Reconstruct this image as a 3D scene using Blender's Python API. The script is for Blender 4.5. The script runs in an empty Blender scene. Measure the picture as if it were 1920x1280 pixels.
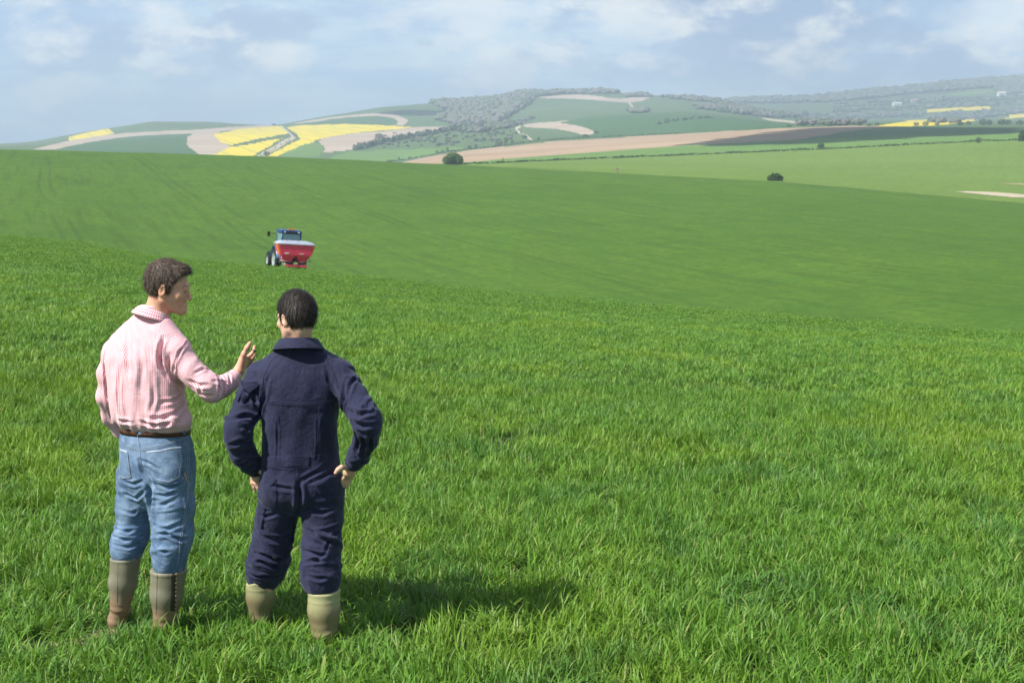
import bpy, bmesh, math, random, time
import numpy as np
from mathutils import Vector, Matrix, Euler, noise as mnoise

T0 = time.time()
SC = bpy.context.scene
COL = SC.collection
R = math.radians

# ------------------------------------------------------------ camera, sky, sun, exposure
F_PX = 2667.0                      # 50 mm lens, in pixels of the 1920 px wide photograph
PITCH = math.atan((640 - 262) / F_PX)
cd = bpy.data.cameras.new('camera')
cd.lens = 50; cd.sensor_width = 36; cd.clip_start = 0.1; cd.clip_end = 60000
cd.dof.use_dof = True; cd.dof.focus_distance = 6.95; cd.dof.aperture_fstop = 9.0
cam = bpy.data.objects.new('camera', cd); COL.objects.link(cam)
cam.location = (0, 0, 0); cam.rotation_euler = (R(90) - PITCH, 0, 0)
SC.camera = cam

SUN_DIR = Vector((-1.22, -0.72, 0)).normalized() * math.cos(R(47.5)) + Vector((0, 0, math.sin(R(47.5))))
sl = bpy.data.lights.new('sun', 'SUN'); sl.energy = 5.0; sl.angle = R(0.55); sl.color = (1.0, 0.95, 0.86)
sun = bpy.data.objects.new('sun', sl); COL.objects.link(sun)
sun.rotation_euler = SUN_DIR.to_track_quat('Z', 'Y').to_euler(); sun.location = SUN_DIR * 50

W = bpy.data.worlds.new('World'); SC.world = W; W.use_nodes = True
def build_world():
    nt = W.node_tree; nt.nodes.clear(); N = nt.nodes.new; L = nt.links.new
    out = N('ShaderNodeOutputWorld'); bg = N('ShaderNodeBackground'); bg.inputs[1].default_value = 0.052
    sky = N('ShaderNodeTexSky'); sky.sky_type = 'NISHITA'; sky.sun_disc = False
    sky.sun_elevation = math.asin(SUN_DIR.z); sky.sun_rotation = math.atan2(SUN_DIR.x, SUN_DIR.y)
    sky.air_density = 1.0; sky.dust_density = 1.2; sky.ozone_density = 2.0
    tc = N('ShaderNodeTexCoord')
    # clouds lie in a flat layer: project the view direction on a plane above
    sep = N('ShaderNodeSeparateXYZ'); L(tc.outputs['Generated'], sep.inputs[0])
    def m(op, a, b=None, c=None):
        n = N('ShaderNodeMath'); n.operation = op
        for i, x in enumerate((a, b, c)):
            if x is None: continue
            if isinstance(x, (int, float)): n.inputs[i].default_value = x
            else: L(x, n.inputs[i])
        return n.outputs[0]
    z = m('MAXIMUM', sep.outputs[2], 0.0)
    zz = m('ADD', z, 0.10)
    px = m('DIVIDE', sep.outputs[0], zz); py = m('DIVIDE', sep.outputs[1], zz)
    cb = N('ShaderNodeCombineXYZ'); L(px, cb.inputs[0]); L(m('MULTIPLY', py, 0.8), cb.inputs[1]); cb.inputs[2].default_value = 3.7
    def noise(vec, scale, det, rough=0.55, off=0.0, dist=0.0):
        mp = N('ShaderNodeMapping'); mp.inputs['Location'].default_value = (off, off * 0.7, off * 1.3); L(vec, mp.inputs[0])
        n = N('ShaderNodeTexNoise'); n.inputs['Scale'].default_value = scale; n.inputs['Detail'].default_value = det
        n.inputs['Roughness'].default_value = rough; n.inputs['Distortion'].default_value = dist
        L(mp.outputs[0], n.inputs['Vector']); return n.outputs[0]
    def ramp(x, a, b):
        r = N('ShaderNodeMapRange'); r.interpolation_type = 'SMOOTHSTEP'
        r.inputs['From Min'].default_value = a; r.inputs['From Max'].default_value = b; L(x, r.inputs[0]); return r.outputs[0]
    def mix(f, a, b):
        n = N('ShaderNodeMix'); n.data_type = 'RGBA'
        L(f, n.inputs[0]) if not isinstance(f, float) else setattr(n.inputs[0], 'default_value', f)
        for i, x in ((6, a), (7, b)):
            if isinstance(x, tuple): n.inputs[i].default_value = x + (1,)
            else: L(x, n.inputs[i])
        return n.outputs[2]
    big = noise(cb.outputs[0], 1.1, 8, 0.6, 4.0, 0.25)
    med = noise(cb.outputs[0], 3.1, 7, 0.62, 11.0, 0.15)
    # steep puffs: same direction space but little stretched
    puffv = N('ShaderNodeMapping'); puffv.inputs['Scale'].default_value = (9, 9, 17); L(tc.outputs['Generated'], puffv.inputs[0])
    puff = noise(puffv.outputs[0], 1.0, 8, 0.6, 2.3, 0.1)
    puff2 = noise(puffv.outputs[0], 2.4, 7, 0.6, 7.3, 0.1)
    base = mix(ramp(z, 0.06, 0.26), (6.1, 8.6, 12.3), sky.outputs[0])
    up = ramp(z, 0.7, 0.08)
    thin = m('MULTIPLY', ramp(big, 0.42, 0.60), m('ADD', 0.35, m('MULTIPLY', up, 0.65)))
    c1 = mix(m('MULTIPLY', thin, 0.9), base, (9.3, 11.8, 13.6))
    grey = m('MULTIPLY', ramp(puff, 0.47, 0.57), m('ADD', 0.25, m('MULTIPLY', up, 0.55)))
    c2 = mix(grey, c1, (5.3, 7.0, 10.2))
    hi = m('MULTIPLY', ramp(puff2, 0.45, 0.66), ramp(puff, 0.42, 0.56))
    hi = m('MULTIPLY', hi, ramp(z, 0.005, 0.06))
    c3 = mix(m('MULTIPLY', hi, 0.9), c2, (14.2, 14.4, 14.2))
    # a few separate heaped clouds low over the hills
    nz = noise(puffv.outputs[0], 3.0, 8, 0.62, 5.1)
    for (u, v, rad_, k) in ((530, 104, 0.024, 0.8), (76, 172, 0.022, 0.6), (860, 12, 0.050, 0.6), (1175, 30, 0.036, 0.6), (950, 128, 0.030, 0.5), (1880, 30, 0.032, 0.45)):
        a_ = (u - 960) / F_PX; b_ = (640 - v) / F_PX; d0 = Vector((a_, math.cos(PITCH) + b_ * math.sin(PITCH), -math.sin(PITCH) + b_ * math.cos(PITCH))).normalized()
        sub = N('ShaderNodeVectorMath'); sub.operation = 'SUBTRACT'; L(tc.outputs['Generated'], sub.inputs[0]); sub.inputs[1].default_value = d0
        mul = N('ShaderNodeVectorMath'); mul.operation = 'MULTIPLY'; L(sub.outputs[0], mul.inputs[0]); mul.inputs[1].default_value = (0.8, 0.8, 1.5)
        ln = N('ShaderNodeVectorMath'); ln.operation = 'LENGTH'; L(mul.outputs[0], ln.inputs[0])
        e = m('ADD', ln.outputs['Value'], m('MULTIPLY', m('SUBTRACT', nz, 0.5), rad_ * 2.4))
        c3 = mix(m('MULTIPLY', ramp(e, rad_, rad_ * 0.25), k), c3, (14.6, 14.6, 14.0))
    L(c3, bg.inputs[0]); L(bg.outputs[0], out.inputs[0])
build_world()
SC.view_settings.view_transform = 'Standard'; SC.view_settings.look = 'None'
SC.view_settings.exposure = 0.6; SC.view_settings.gamma = 1.0; SC.view_settings.use_curve_mapping = False
SC.cycles.max_bounces = 5; SC.cycles.diffuse_bounces = 3; SC.cycles.transmission_bounces = 3; SC.cycles.glossy_bounces = 2
SC.cycles.volume_bounces = 0; SC.cycles.transparent_max_bounces = 6
SC.cycles.use_denoising = True; SC.cycles.caustics_reflective = False; SC.cycles.caustics_refractive = False

# ------------------------------------------------------------ small helpers
cP, sP = math.cos(PITCH), math.sin(PITCH)
def ray(u, v):
    """direction in the world of a point of the photograph (1920 x 1280)"""
    a = (u - 960) / F_PX; b = (640 - v) / F_PX
    return np.array([a, cP + b * sP, -sP + b * cP])
def at(u, v, Y):
    """the world point seen at (u, v) that stands Y metres in front of the camera"""
    d = ray(u, v); return Vector(d * (Y / d[1]))
def az_el(u, v):
    a = (np.asarray(u, float) - 960) / F_PX; b = (640 - np.asarray(v, float)) / F_PX
    y = cP + b * sP; z = -sP + b * cP
    return np.arctan2(a, y), z / np.hypot(a, y)
def project(x, y, z):
    fy = y * cP - z * sP; fz = y * sP + z * cP
    fy = np.where(fy > 1e-3, fy, 1e-3)
    return 960 + F_PX * x / fy, 640 - F_PX * fz / fy

def set_props(o, label=None, cat=None, group=None, kind=None):
    if label: o['label'] = label
    if cat: o['category'] = cat
    if group: o['group'] = group
    if kind: o['kind'] = kind
    return o
def link(name, me, parent=None, mat=None):
    o = bpy.data.objects.new(name, me); COL.objects.link(o)
    if parent is not None: o.parent = parent
    if mat is not None: o.data.materials.append(mat)
    return o
def mesh_from(name, verts, faces, smooth=True):
    me = bpy.data.meshes.new(name)
    verts = np.asarray(verts, np.float32); faces = np.asarray(faces, np.int32)
    n = faces.shape[1]
    me.vertices.add(len(verts)); me.vertices.foreach_set('co', verts.ravel())
    me.loops.add(faces.size); me.loops.foreach_set('vertex_index', faces.ravel())
    me.polygons.add(len(faces)); me.polygons.foreach_set('loop_start', np.arange(0, faces.size, n, dtype=np.int32))
    me.polygons.foreach_set('use_smooth', np.full(len(faces), smooth))
    me.update(calc_edges=True); return me
def empty(name, loc, rz=0.0, **kw):
    o = bpy.data.objects.new(name, None); COL.objects.link(o); o.location = loc; o.rotation_euler = (0, 0, rz)
    o.empty_display_size = 0.2
    return set_props(o, **kw)

class NT:
    """short node building"""
    def __init__(s, name):
        s.mat = bpy.data.materials.new(name); s.mat.use_nodes = True
        s.nt = s.mat.node_tree; s.nt.nodes.clear()
        s.out = s.nt.nodes.new('ShaderNodeOutputMaterial')
        s.b = s.nt.nodes.new('ShaderNodeBsdfPrincipled'); s.nt.links.new(s.b.outputs[0], s.out.inputs[0])
        s.b.inputs['Roughness'].default_value = 0.8; s.b.inputs['Specular IOR Level'].default_value = 0.3
    def n(s, t, **kw):
        x = s.nt.nodes.new(t)
        for k, v in kw.items(): setattr(x, k, v)
        return x
    def l(s, a, b): s.nt.links.new(a, b)
    def put(s, sock, x):
        if isinstance(x, (int, float)): sock.default_value = x
        elif isinstance(x, tuple): sock.default_value = x if len(x) == len(sock.default_value) else x + (1,)
        else: s.l(x, sock)
    def math(s, op, a, b=None, c=None, clamp=False):
        x = s.n('ShaderNodeMath', operation=op, use_clamp=clamp)
        for i, y in enumerate((a, b, c)):
            if y is not None: s.put(x.inputs[i], y)
        return x.outputs[0]
    def pos(s, scale=(1, 1, 1), rot=(0, 0, 0), loc=(0, 0, 0), which='world'):
        if which == 'world': src = s.n('ShaderNodeNewGeometry').outputs['Position']
        elif which == 'obj': src = s.n('ShaderNodeTexCoord').outputs['Object']
        else: src = s.n('ShaderNodeUVMap').outputs[0]
        if any(rot) and tuple(scale) != (1, 1, 1):       # turn first, then stretch
            m0 = s.n('ShaderNodeMapping'); m0.inputs['Rotation'].default_value = rot; s.l(src, m0.inputs[0]); src = m0.outputs[0]; rot = (0, 0, 0)
        mp = s.n('ShaderNodeMapping'); mp.inputs['Scale'].default_value = scale
        mp.inputs['Rotation'].default_value = rot; mp.inputs['Location'].default_value = loc
        s.l(src, mp.inputs[0]); return mp.outputs[0]
    def noise(s, vec, scale=1.0, det=4, rough=0.5, dist=0.0):
        x = s.n('ShaderNodeTexNoise'); x.inputs['Scale'].default_value = scale; x.inputs['Detail'].default_value = det
        x.inputs['Roughness'].default_value = rough; x.inputs['Distortion'].default_value = dist
        s.l(vec, x.inputs['Vector']); return x.outputs[0]
    def rng(s, x, a, b, c=0.0, d=1.0, smooth=True):
        m = s.n('ShaderNodeMapRange'); m.interpolation_type = 'SMOOTHSTEP' if smooth else 'LINEAR'
        for i, v in zip((1, 2, 3, 4), (a, b, c, d)): m.inputs[i].default_value = v
        s.put(m.inputs[0], x); return m.outputs[0]
    def mix(s, f, a, b, mode='MIX'):
        m = s.n('ShaderNodeMix', data_type='RGBA', blend_type=mode)
        s.put(m.inputs[0], f); s.put(m.inputs[6], a); s.put(m.inputs[7], b); return m.outputs[2]
    def bump(s, h, strength=0.3, dist=0.01):
        b = s.n('ShaderNodeBump'); b.inputs['Strength'].default_value = strength; b.inputs['Distance'].default_value = dist
        s.l(h, b.inputs['Height']); s.l(b.outputs[0], s.b.inputs['Normal']); return b.outputs[0]
    def col(s, x): s.put(s.b.inputs['Base Color'], x); return s
    def rough(s, x): s.put(s.b.inputs['Roughness'], x); return s

def plain(name, c, rough=0.7, metal=0.0, var=0.12, scale=8.0, which='obj', spec=0.3):
    m = NT(name); p = m.pos(which=which)
    n = m.noise(p, scale, 5, 0.6)
    dark = tuple(x * (1 - var) for x in c); light = tuple(min(1, x * (1 + var)) for x in c)
    m.col(m.mix(m.rng(n, 0.3, 0.7), dark, light)); m.rough(rough); m.b.inputs['Metallic'].default_value = metal
    m.b.inputs['Specular IOR Level'].default_value = spec
    return m.mat
# ------------------------------------------------------------ terrain
# knots of the ground along every direction from the viewpoint: distance r and the height of the eye line there
def K(pts):
    p = np.array(pts, float); return p[:, 0], p[:, 1]
def curve(pts, th):
    """pixels -> elevation as a smooth function of the azimuth"""
    u, v = K(pts); uu = np.linspace(u[0], u[-1], 500); vv = np.interp(uu, u, v)
    k = np.hanning(13); k /= k.sum(); vp = np.pad(vv, 6, mode='edge'); vv = np.convolve(vp, k, 'valid')
    a, e = az_el(uu, vv); return np.interp(th, a, e)
def rad(pts, th):
    u, r = K(pts); a, _ = az_el(u, np.full(len(u), 400.0)); return np.interp(th, a, r)

CREST = [(-300, 425), (0, 443), (120, 455), (280, 482), (450, 498), (600, 513), (800, 537), (960, 554), (1360, 590), (1920, 635), (2300, 660)]
RIDGE = [(-300, 276), (0, 280), (400, 290), (640, 299), (850, 309), (1000, 316), (1150, 324), (1280, 331), (1430, 339), (1600, 352), (1750, 366), (1920, 381), (2300, 410)]
HEDGE = [(-300, 288), (0, 292), (400, 302), (640, 309), (850, 308), (900, 306), (1000, 302), (1280, 291), (1540, 280), (1840, 265), (1920, 262), (2300, 255)]
GTOP = [(-300, 286), (0, 290), (400, 300), (640, 307), (850, 305), (973, 296), (1280, 273), (1497, 262), (1700, 255), (1920, 248), (2300, 240)]
BTOP = [(-300, 284), (0, 288), (400, 298), (640, 305), (750, 304), (850, 284), (920, 276), (1007, 265), (1280, 251), (1480, 240), (1650, 236), (1750, 237), (1920, 237), (2300, 232)]
MID = [(-300, 272), (0, 274), (130, 268), (350, 256), (500, 252), (640, 250), (850, 243), (980, 235), (1060, 226), (1140, 217), (1280, 212), (1380, 220), (1490, 232), (1650, 230), (1920, 228), (2300, 225)]
BR = [(-300, 275), (0, 269), (63, 267), (130, 256), (200, 243), (283, 227), (390, 227), (450, 231), (513, 235), (550, 230), (640, 217), (707, 204), (807, 195), (873, 190), (927, 187), (973, 179), (1007, 175), (1140, 172), (1217, 180), (1280, 183), (1347, 188), (1400, 201), (1450, 213), (1500, 222), (1600, 227), (1920, 225), (2300, 225)]
CM = [(-300, 290), (1000, 240), (1300, 214), (1400, 206), (1480, 208), (1560, 206), (1700, 205), (1920, 198), (2300, 190)]
CR = [(-300, 290), (0, 290), (1000, 260), (1300, 200), (1360, 190), (1403, 187), (1497, 184), (1580, 179), (1613, 171), (1680, 168), (1710, 165), (1780, 156), (1860, 150), (1920, 147), (2300, 130)]

N_IN = 880
th_in = np.linspace(R(-21.5), R(21.5), N_IN)
th_out_r = R(21.5) + (R(180) - R(21.5)) * np.linspace(0, 1, 91)[1:-1] ** 1.3
TH = np.concatenate([-th_out_r[::-1], th_in, th_out_r])      # open ring, closed by wrapping faces
th_s = np.clip(TH, R(-25), R(25))
RC = rad([(-300, 115), (0, 112), (540, 98), (960, 78), (1920, 58), (2300, 55)], th_s)
eC = curve(CREST, th_s)
RR = rad([(-300, 400), (0, 410), (850, 430), (1430, 345), (1920, 300), (2300, 290)], th_s)
right = rad([(-300, 0), (820, 0), (960, 1), (2300, 1)], th_s)      # 1 where the ground behind the ridge shows
hilly = rad([(-300, 1), (1340, 1), (1560, 0), (2300, 0)], th_s)
zmen = -2.43
knots = []       # (r, z, rows up to the next knot)
def add(r, z, rows): knots.append((np.broadcast_to(r, TH.shape).astype(float), np.broadcast_to(z, TH.shape).astype(float), rows))
zc = eC * RC
tilt = np.sin(th_s) * 0.02
add(0.4, -2.06, 3)
add(3.0, -2.2 - 3.0 * tilt, 8)
add(6.8, zmen - 6.8 * tilt * 0.5, 16)
f = 0.50
add(6.8 + (RC - 6.8) * f, zmen + (zc - zmen) * (f * 0.93), 30)
add(RC, zc, 8)
add(RC * 1.22, zc * 1.27 - 0.25, 8)
eS = eC - 0.0005
add(RC * 1.55, (eC + 0.0025) * RC * 1.55, 46)
eR = curve(RIDGE, th_s); eH = curve(HEDGE, th_s); eG = curve(GTOP, th_s); eB = curve(BTOP, th_s)
zR = eR * RR
r1 = RC * 1.55 * 0.42 + RR * 0.58; z1s = (eC + 0.0025) * RC * 1.55
add(r1, z1s + (zR - z1s) * 0.56, 46)
add(RR, zR, 14)
RH = rad([(-300, 640), (850, 640), (1280, 720), (1920, 760), (2300, 760)], th_s)
zh = eH * RH
zdip = (eR - 0.012) * RR * 1.25
zmid = (0.5 * (eR + eH)) * (RR * 0.55 + RH * 0.45)
add(RR * 0.55 + RH * 0.45, np.where(right > 0, zdip * (1 - right) + zmid * right, zdip), 14)
add(RH, zh, 10)
RG = RH + 190; add(RG, eG * RG, 18)
RB = rad([(-300, 1500), (850, 1350), (1280, 1450), (1920, 1500)], th_s); add(RB, eB * RB, 26)
eM = curve(MID, th_s); add(RB + 700, eM * (RB + 700), 14)
eBR = curve(BR, th_s)
add(RB + 1100, (eM * 0.8 + eBR * 0.2 - 0.0005) * (RB + 1100), 44)
RBR = rad([(-300, 3300), (300, 3200), (1100, 3800), (1500, 3300), (1920, 3100)], th_s); add(RBR, eBR * RBR, 6)
add(RBR + 350, (eBR - 0.008) * (RBR + 350), 8)
eCM = curve(CM, th_s); eCR = curve(CR, th_s)
hid = eBR - 0.006
add(4250, np.where(hilly > 0, np.minimum(eCM, hid + (1 - hilly) * 0.05), eCM) * 4250, 26)
add(5300, eCR * 5300, 6)
add(6000, -60, 6)
add(8600, -62, 0)
KR = np.array([k[0] for k in knots]); KZ = np.array([k[1] for k in knots])
# beyond the sides of the picture the land settles to one mean profile all around
w = np.clip((np.abs(TH) - R(35)) / R(80), 0, 1); w = w * w * (3 - 2 * w)
KR = KR * (1 - w) + KR.mean(1, keepdims=True) * w; KZ = KZ * (1 - w) + KZ.mean(1, keepdims=True) * w
# monotone cubic through the knots of every column
h = np.diff(KR, axis=0); d = np.diff(KZ, axis=0) / h
m = np.zeros_like(KZ); same = (d[:-1] * d[1:]) > 0
w1 = 2 * h[1:] + h[:-1]; w2 = h[1:] + 2 * h[:-1]
with np.errstate(all='ignore'):
    hm = (w1 + w2) / (w1 / d[:-1] + w2 / d[1:])
m[1:-1] = np.where(same, hm, 0.0); m[0] = d[0]; m[-1] = d[-1]
rows_r, rows_z, zone = [], [], []
for k, (_, _, n) in enumerate(knots[:-1]):
    for i in range(n):
        t = i / n
        rr = KR[k] * (KR[k + 1] / KR[k]) ** t
        x = (rr - KR[k]) / h[k]
        z = ((1 + 2 * x) * (1 - x) ** 2 * KZ[k] + x * (1 - x) ** 2 * h[k] * m[k] + x * x * (3 - 2 * x) * KZ[k + 1] + x * x * (x - 1) * h[k] * m[k + 1])
        rows_r.append(rr); rows_z.append(z); zone.append(k)
rows_r.append(KR[-1]); rows_z.append(KZ[-1])
GR = np.array(rows_r); GZ = np.array(rows_z); zone = np.array(zone)
GX = GR * np.sin(TH); GY = GR * np.cos(TH)
# gentle unevenness of the land
def und(x, y, s, ph): return np.sin(x / s + ph + 1.3 * np.sin(y / s * 0.7 + ph * 2)) * np.sin(y / s * 0.9 + ph * 1.7 + 1.1 * np.sin(x / s * 0.8))
GZ += 0.03 * und(GX, GY, 1.7, 0.4) * np.clip(GR / 12, 0, 1) + 0.05 * und(GX, GY, 7.0, 1.4) * np.clip(GR / 40, 0, 1)
far = np.clip((GR - 1500) / 1200, 0, 1) * np.clip((5900 - GR) / 400, 0, 1)
GZ += far * (3.0 * und(GX, GY, 130.0, 0.7) + 1.6 * und(GX, GY, 55.0, 2.7))
EL = GZ / GR
RUN = np.maximum.accumulate(EL, axis=0)

def col_w(th):
    j = int(np.searchsorted(TH, th)) - 1; j = max(0, min(len(TH) - 2, j))
    return j, min(1.0, max(0.0, (th - TH[j]) / (TH[j + 1] - TH[j])))
def height(x, y):
    th = math.atan2(x, y); r = math.hypot(x, y); j, t = col_w(th)
    a = np.interp(r, GR[:, j], GZ[:, j]); b = np.interp(r, GR[:, j + 1], GZ[:, j + 1]); return float(a + (b - a) * t)
def ground_at(u, v, rmin=0.0):
    """where the line of sight through (u, v) first meets the ground beyond rmin"""
    th, e = az_el(u, v); th = float(th); e = float(e); j, t = col_w(th)
    r = GR[:, j] * (1 - t) + GR[:, j + 1] * t; z = GZ[:, j] * (1 - t) + GZ[:, j + 1] * t; el = z / r
    ok = np.nonzero((el >= e) & (r > rmin))[0]
    if not len(ok) or ok[0] == 0: return None
    i = ok[0]; a, b = el[i - 1], el[i]; s = (e - a) / (b - a) if b > a else 0.0; s = min(1.0, max(0.0, s))
    rr = r[i - 1] + (r[i] - r[i - 1]) * s
    return Vector((rr * math.sin(th), rr * math.cos(th), z[i - 1] + (z[i] - z[i - 1]) * s))

def inside(px, py, poly):
    poly = np.array(poly, float); res = np.zeros(px.shape, bool); j = len(poly) - 1
    for i in range(len(poly)):
        xi, yi = poly[i]; xj, yj = poly[j]
        if yi != yj:
            c = ((yi > py) != (yj > py)) & (px < (xj - xi) * (py - yi) / (yj - yi) + xi)
            res ^= c
        j = i
    return res
def smooth_poly(pts, it=1):
    p = np.array(pts, float)
    for _ in range(it):
        q = np.roll(p, -1, axis=0); p = np.stack([0.8 * p + 0.2 * q, 0.2 * p + 0.8 * q], 1).reshape(-1, 2)
    return p

# centre of every ground cell, and where the photograph shows it
nr, nc = GR.shape
def cellmean(A):
    B = np.concatenate([A, A[:, :1]], 1); return 0.25 * (B[:-1, :-1] + B[1:, :-1] + B[:-1, 1:] + B[1:, 1:])
CX, CY, CZ = cellmean(GX), cellmean(GY), cellmean(GZ)
CU, CV = project(CX, CY, CZ)
wob = 0.5 * np.sin(CX / 23.0 + CY / 31.0) + 0.4 * np.sin(CX / 9.0 - CY / 17.0)
CVw = CV + 0.5 * wob; CUw = CU + wob
SEEN = np.concatenate([EL, EL[:, :1]], 1)[1:, :-1] >= RUN[1:, :] - 1e-4
ZN = np.repeat(zone[:, None], nc, 1)
FID = np.zeros((nr - 1, nc), int)
FIELD = ['field', 'crop_field', 'pasture', 'hedge_bank', 'meadow', 'ploughed_field', 'hillside', 'far_hill', 'plain']
FID[ZN >= 4] = 1; FID[ZN >= 8] = 2; FID[ZN >= 10] = 4; FID[ZN >= 11] = 6; FID[ZN >= 16] = 7; FID[ZN >= 19] = 8
def paint(name, poly, zmin=11, it=1):
    if name not in FIELD: FIELD.append(name)
    FID[inside(CUw, CVw, smooth_poly(poly, it)) & (ZN >= zmin) & SEEN] = FIELD.index(name)
def strip(name, line, w, zmin=10):
    if name not in FIELD: FIELD.append(name)
    l = np.array(line, float)
    for (x0, y0), (x1, y1) in zip(l[:-1], l[1:]):
        dx, dy = x1 - x0, y1 - y0; t = np.clip(((CUw - x0) * dx + (CVw - y0) * dy) / (dx * dx + dy * dy + 1e-9), 0, 1)
        FID[(np.hypot(CUw - x0 - t * dx, CVw - y0 - t * dy) < w / 2) & (ZN >= zmin) & SEEN] = FIELD.index(name)
# the valley floor
paint('meadow', [(600, 310), (640, 284), (740, 281), (880, 275), (840, 284), (740, 303), (640, 309)])
paint('ploughed_field', [(745, 312), (750, 304), (853, 286), (923, 277), (1040, 265), (1280, 250.5), (1480, 240), (1600, 236), (1690, 236), (1620, 242), (1580, 248), (1497, 262), (1380, 268), (1280, 274), (1100, 286), (973, 296), (880, 304)], 9)
paint('shaded_meadow', [(1497, 262), (1580, 248), (1640, 240), (1700, 238), (1830, 240), (1925, 240), (1925, 252), (1740, 254), (1600, 259)], 9)  # meadow strip painted darker where the cloud shade lies
# hill of rapeseed
paint('dark_crop', [(98, 281), (160, 266), (217, 257), (277, 252), (367, 247), (352, 256), (350, 272), (392, 292), (300, 296), (98, 290)])
paint('stubble_field', [(60, 280), (130, 264), (213, 252), (277, 246.5), (350, 244.5), (433, 238), (510, 234), (513, 237), (450, 243), (417, 246), (367, 250), (277, 254), (217, 259), (160, 268), (100, 281)], 11, 0)
paint('stubble_field', [(350, 257), (367, 248), (417, 244), (403, 253), (410, 263), (432, 272), (430, 282), (393, 296), (375, 292), (350, 273)])
paint('stubble_field', [(640, 217), (700, 212), (733, 212), (767, 225), (760, 234), (740, 236), (747, 230), (740, 222), (710, 217), (640, 221), (560, 233), (545, 232)])
paint('dark_crop', [(548, 233), (640, 222), (700, 218), (738, 222), (747, 228), (738, 233), (640, 234)])
paint('rapeseed_field', [(128, 257), (200, 241), (206, 243), (214, 251), (130, 264)], 11, 0)
paint('rapeseed_field', [(400, 252), (450, 242), (527, 236), (541, 250), (483, 261), (433, 272), (412, 266)], 11, 0)
paint('rapeseed_field', [(386, 296), (433, 276), (530, 259), (500, 277), (465, 298)], 11, 0)
paint('rapeseed_field', [(537, 239), (560, 235), (640, 232.5), (700, 234), (773, 238), (750, 242), (690, 247), (640, 253), (593, 262), (570, 277), (530, 292), (500, 294), (520, 282), (563, 261), (556, 251)], 11, 0)
paint('meadow', [(520, 294), (540, 283), (580, 268), (597, 268), (608, 276), (601, 287), (600, 296)])
paint('stubble_field', [(593, 264), (617, 257), (640, 253), (707, 247), (780, 238), (847, 237), (858, 239), (820, 248), (740, 263), (667, 280), (640, 284), (603, 286), (612, 277)])
strip('track', [(528, 237), (549, 256), (515, 275), (478, 296)], 3.0)
strip('stubble_field', [(553, 258), (520, 277), (492, 294)], 3.4)
# the big hill
paint('dark_crop', [(1040, 262), (1118, 249), (1085, 238), (1060, 228), (1090, 221), (1140, 217), (1280, 211.5), (1380, 222), (1493, 234), (1480, 240), (1280, 250)])
paint('stubble_field', [(983, 233), (1073, 225), (1045, 231), (1083, 235), (1118, 247), (1100, 256), (1076, 248), (1040, 241), (983, 239)])
paint('stubble_field', [(1005, 184), (1030, 179), (1057, 177), (1097, 177.5), (1123, 181), (1165, 185), (1195, 182), (1223, 182), (1205, 189), (1187, 193), (1150, 191), (1090, 186)])
strip('track', [(975, 238), (967, 241), (975, 250), (985, 253), (997, 263)], 3.2)
strip('track', [(1177, 191), (1193, 207)], 2.6)
paint('track', [(1425, 221), (1460, 224), (1510, 230), (1500, 232), (1440, 226)])
paint('woodland_floor', [(807, 194), (873, 185), (927, 185), (973, 172), (1140, 167), (1160, 177), (1100, 177), (1040, 178), (1005, 184), (985, 200), (940, 228), (925, 240), (873, 241), (845, 230), (817, 227), (850, 213), (827, 202)])
# the far side
paint('rapeseed_field', [(1640, 237), (1713, 225), (1827, 218), (1827, 227), (1770, 234), (1700, 237)], 10, 0)
paint('rapeseed_field', [(1735, 208), (1780, 202), (1857, 200), (1857, 207), (1790, 209), (1745, 213)], 10, 0)
paint('rapeseed_field', [(1868, 224), (1900, 216), (1926, 212), (1926, 220)], 10, 0)
paint('dark_crop', [(1660, 190), (1760, 183), (1926, 176), (1926, 192), (1800, 192), (1690, 197)], 14)
paint('meadow', [(1730, 181), (1800, 174), (1865, 168), (1865, 172), (1790, 180)], 14)
paint('woodland_floor', [(1355, 194), (1400, 184), (1500, 178), (1600, 168), (1926, 140), (1926, 160), (1790, 172), (1700, 182), (1600, 190), (1450, 196)], 14)
#paint('track', [(1898, 345), (1915, 343), (1935, 345), (1935, 350), (1910, 350)], 7)

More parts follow.
